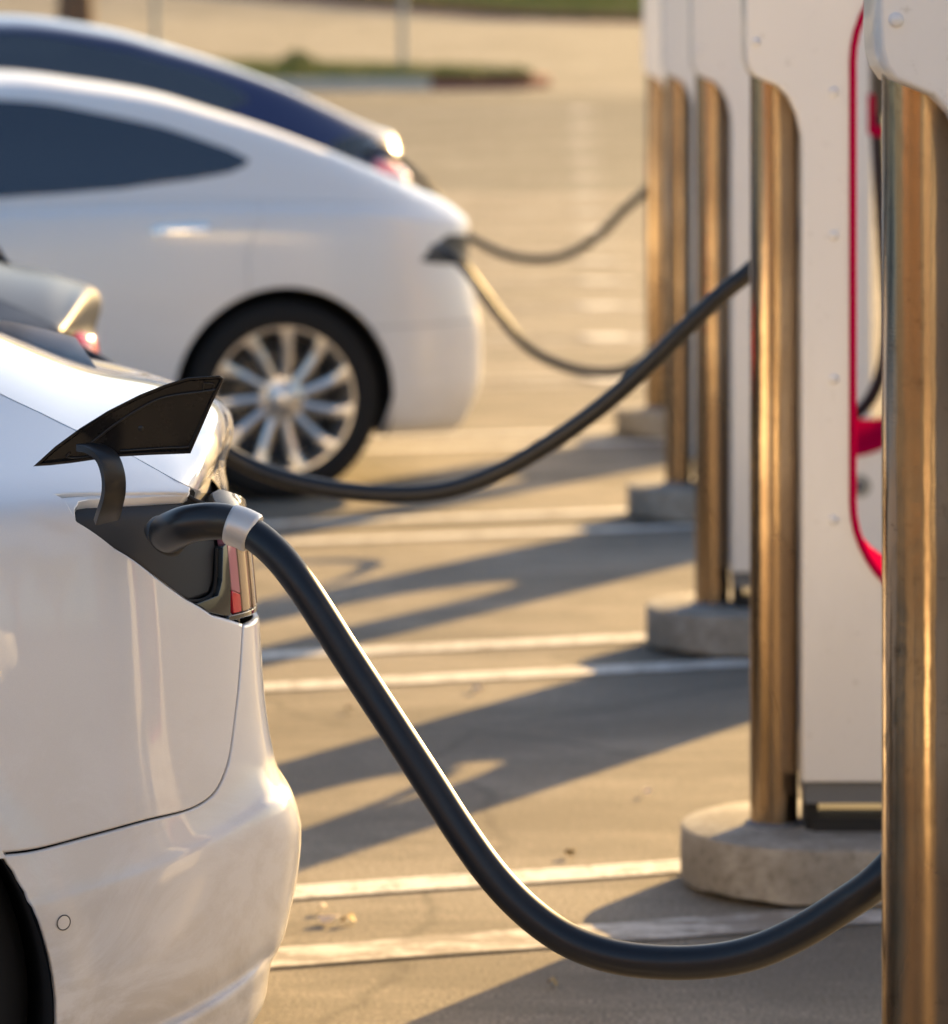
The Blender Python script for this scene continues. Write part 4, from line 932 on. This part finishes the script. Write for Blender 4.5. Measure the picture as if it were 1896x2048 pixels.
# tufts on the island
def tufts(name, n, fn, m, hgt, kind='stuff'):
    V = []; Fc = []
    for _i in range(n):
        x, y, z = fn()
        for k in range(5):
            a = random.uniform(0, 6.28); h_ = hgt*random.uniform(.5, 1.2); r_ = random.uniform(.02, .12); b = len(V); wx = .012
            V += [(x-wx*math.cos(a), y-wx*math.sin(a), z), (x+wx*math.cos(a), y+wx*math.sin(a), z), (x+r_*math.sin(a), y+r_*math.cos(a), z+h_)]; Fc.append((b, b+1, b+2))
    return mk(name, V, Fc, m, kind=kind, smooth=False)
def onisl():
    while True:
        x = random.uniform(-10, ix-.3); y = random.uniform(iy-.5, iy+6)
        if inside(np.array([[x, y]]), inn)[0]: return x, y, gz(y)+.16
tufts('grass', 5000, onisl, M['leaf'], .16)
def bush(x, y, z, r_, label, m, n=900):
    t = empty('bush', (x, y, z), 0, label, 'bush'); V = []; Fc = []
    for _i in range(n):
        a = random.uniform(0, 6.28); el = random.uniform(0, 1.5); rr = r_*(random.random()**.4)*(1+.25*math.sin(a*3)); p = np.array([rr*math.cos(a)*math.cos(el), rr*math.sin(a)*math.cos(el), .05+rr*math.sin(el)*.9])
        d1 = np.random.normal(size=3); d1 /= np.linalg.norm(d1); d2 = np.cross(d1, np.random.normal(size=3)); d2 /= np.linalg.norm(d2); l = .045; b = len(V)
        V += [p-d1*l, p+d2*l*.5, p+d1*l, p-d2*l*.5]; Fc.append((b, b+1, b+2, b+3))
    mk('foliage', V, Fc, m, t, smooth=False)
    for k in range(5):
        a = k*1.3; tube('stem', [(0, 0, 0), (r_*.4*math.cos(a), r_*.4*math.sin(a), r_*.5)], .012, M['bark'], t, 6)
x, y = (595-VX)*60/F, 60.; bush(x, y, gz(y)+.16, .30, 'small green bush on the planted island, left of the slim pole', M['leaf'])
x, y = (262-VX)*63/F, 63.; bush(x, y, gz(y)+.16, .38, 'yellowish bush just above the roof of the deep blue car', M['dryleaf'])
def pole(px, y, label):
    x = (px-VX)*y/F; t = empty('sign_pole', (x, y, gz(y)+.15), 0, label, 'pole')
    mk('pole_shaft', *lathe_geo([(.055, 0), (.05, 3.2), (.045, 3.25), (.001, 3.26)], 16), M['pole'], t)
    mk('sign_plate', *box_geo((-.25, -.07, 2.5), (.25, -.055, 3.15)), M['cabinet'], t, smooth=False)
pole(806, 60.3, 'slim grey pole standing on the planted island, right of the small bush')
pole(312, 63, 'slim grey pole just above the roof of the deep blue car')
# tree at the top left
def tree(px, y, label, hh=7, tr=.30):
    x = (px-VX)*y/F; global tree_; tree_ = t = empty('shade_tree', (x, y, gz(y)+.1), 0, label, 'tree')
    P = catmull([(0, 0, 0), (.05, 0, 1.2), (-.05, .1, 2.6), (.1, 0, 4.2)], 6); V, Fc = tube_geo(P, np.linspace(tr*1.25, tr*.6, len(P)), 18); gs = [(V, Fc)]
    mk('trunk', V, Fc, M['bark'], t)
    for k in range(6):
        a = k*1.05; P = catmull([(.05, 0, 3.2+.2*k), (.9*math.cos(a), .9*math.sin(a), 4.2+.15*k), (2.0*math.cos(a), 2.0*math.sin(a), 5.2+.2*k)], 5); V, Fc = tube_geo(P, np.linspace(tr*.45, .04, len(P)), 8); mk('branch', V, Fc, M['bark'], t)
    V = []; Fc = []
    cl_ = [np.array([2.2*math.cos(a)*random.uniform(.2, 1.1), 2.2*math.sin(a)*random.uniform(.2, 1.1), random.uniform(4.6, 7.2)]) for a in np.linspace(0, 18, 26)]
    for _i in range(7000):
        c = random.choice(cl_); p = c+np.random.normal(size=3)*np.array([.42, .42, .3]); d1 = np.random.normal(size=3); d1 /= np.linalg.norm(d1); d2 = np.cross(d1, np.random.normal(size=3)); d2 /= np.linalg.norm(d2); l = .09; b = len(V)
        V += [p-d1*l, p+d2*l*.5, p+d1*l, p-d2*l*.5]; Fc.append((b, b+1, b+2, b+3))
    mk('crown', V, Fc, M['leaf'], t, smooth=False)
tree(146, 66, 'tree with a thick brown trunk at the top left, behind the deep blue car')
# far kerb of the street
xs = np.linspace(-40, 40, 60); V = []
for x in xs:
    for dy, dz in ((-.35, 0), (-.34, .15), (.0, .17), (.35, .17)): V.append((x, kl(x)+dy, gz(kl(x))+dz))
mk('street_kerb', V, [(i*4+j, (i+1)*4+j, (i+1)*4+j+1, i*4+j+1) for i in range(59) for j in range(3)], M['redkerb'], kind='structure')
tufts('bank_grass', 9000, lambda: (lambda x, t_: (x, kl(x)+.5+t_, gz(kl(x)+.5+t_)))(random.uniform(-20, 6), random.uniform(0, 12)), M['leaf'], .35)
# fallen leaves and litter on the asphalt
def litter(px, py, size, m, nm, label, cat, rot=0):
    y = F*H/(py-VY); x = (px-VX)*y/F; V = []; nn = 10
    for k in range(nn):
        a = 2*math.pi*k/nn; rr = size*(1+.25*math.sin(a*3+px)); V.append((rr*math.cos(a), rr*.6*math.sin(a), .006+.006*math.sin(a*2+py)))
    V.append((0, 0, .012)); o = mk(nm, V, [(k, (k+1) % nn, nn) for k in range(nn)]+[(nn, (k+1) % nn, k) for k in range(0)], m); o.location = (x, y, .004); o.rotation_euler = (0, 0, rot); tag(o, label, cat, 'dry leaves on the asphalt'); return o
spots = [(655, 1849, .018, 'curled dry leaf on the asphalt, left one under the white line'), (697, 1848, .017, 'pale dry leaf on the asphalt, right beside the curled one'), (645, 1825, .012, 'small dry leaf just under the near white line'), (1140, 1716, .010, 'tiny leaf on the sunlit asphalt above the near white line'), (1294, 1592, .011, 'tiny dry leaf near the second concrete foot'), (1104, 1976, .012, 'dry leaf in the shade below the drooping cable'), (955, 1384, .014, 'small leaf below the third white line'), (700, 1425, .013, 'small dark leaf in the shade left of the cable')]
for i, (a, b, c, lb) in enumerate(spots): litter(a, b, c, M['dryleaf'] if i % 2 else M['kerb'], 'dry_leaf', lb, 'leaf', i)
# a weed sprouting in the crack
y = F*H/(1887-VY); x = (1145-VX)*y/F; V = []; Fc = []
for k in range(9):
    a = k*.7; b = len(V); V += [(-.002, 0, 0), (.002, 0, 0), (.010*math.cos(a), .010*math.sin(a), .012)]; Fc.append((b, b+1, b+2))
wd = mk('weed', V, Fc, M['leaf'], smooth=False); wd.location = (x, y, .004); tag(wd, 'tiny green weed in the asphalt under the drooping cable', 'weed')
# unseen building added behind the camera to be mirrored in metal and paint
b = empty('reflection_building', (-38, -30, 0), 0, 'long tan stucco building behind the photographer, unseen, added for reflections', 'building')
mk('wall', *box_geo((-30, -8, 0), (30, 0, 7.2)), M['stucco'], b, smooth=False)
mk('parapet', *box_geo((-30.2, -8.2, 7.2), (30.2, .2, 7.6)), M['kerb'], b, smooth=False)
for k in range(9): mk('reflection_window', *box_geo((-27+k*6.2, -.1, .4), (-23.6+k*6.2, .06, 3.1)), M['glass'], b, smooth=False)

c = copy_tree(car3); c.location = (9.0, -6.5, 0); c['label'] = 'white fastback car behind the photographer, unseen, added for reflections'  # unseen copy added to give the paint something to reflect

for (x, y), wh in zip(((-24, -22), (-15, -20), (-5, -23), (4, -21), (13, -24), (22, -19), (31, -22)), ('leftmost', 'second', 'third', 'fourth', 'fifth', 'sixth', 'rightmost')):  # unseen tree row added for reflections in glass and paint
    c = copy_tree(tree_); c.location = (x, y, 0); c.rotation_euler = (0, 0, x*1.3); c['label'] = 'leafy shade tree behind the photographer, %s of its row, unseen, added for reflections' % wh; c['group'] = 'unseen trees added for reflections'
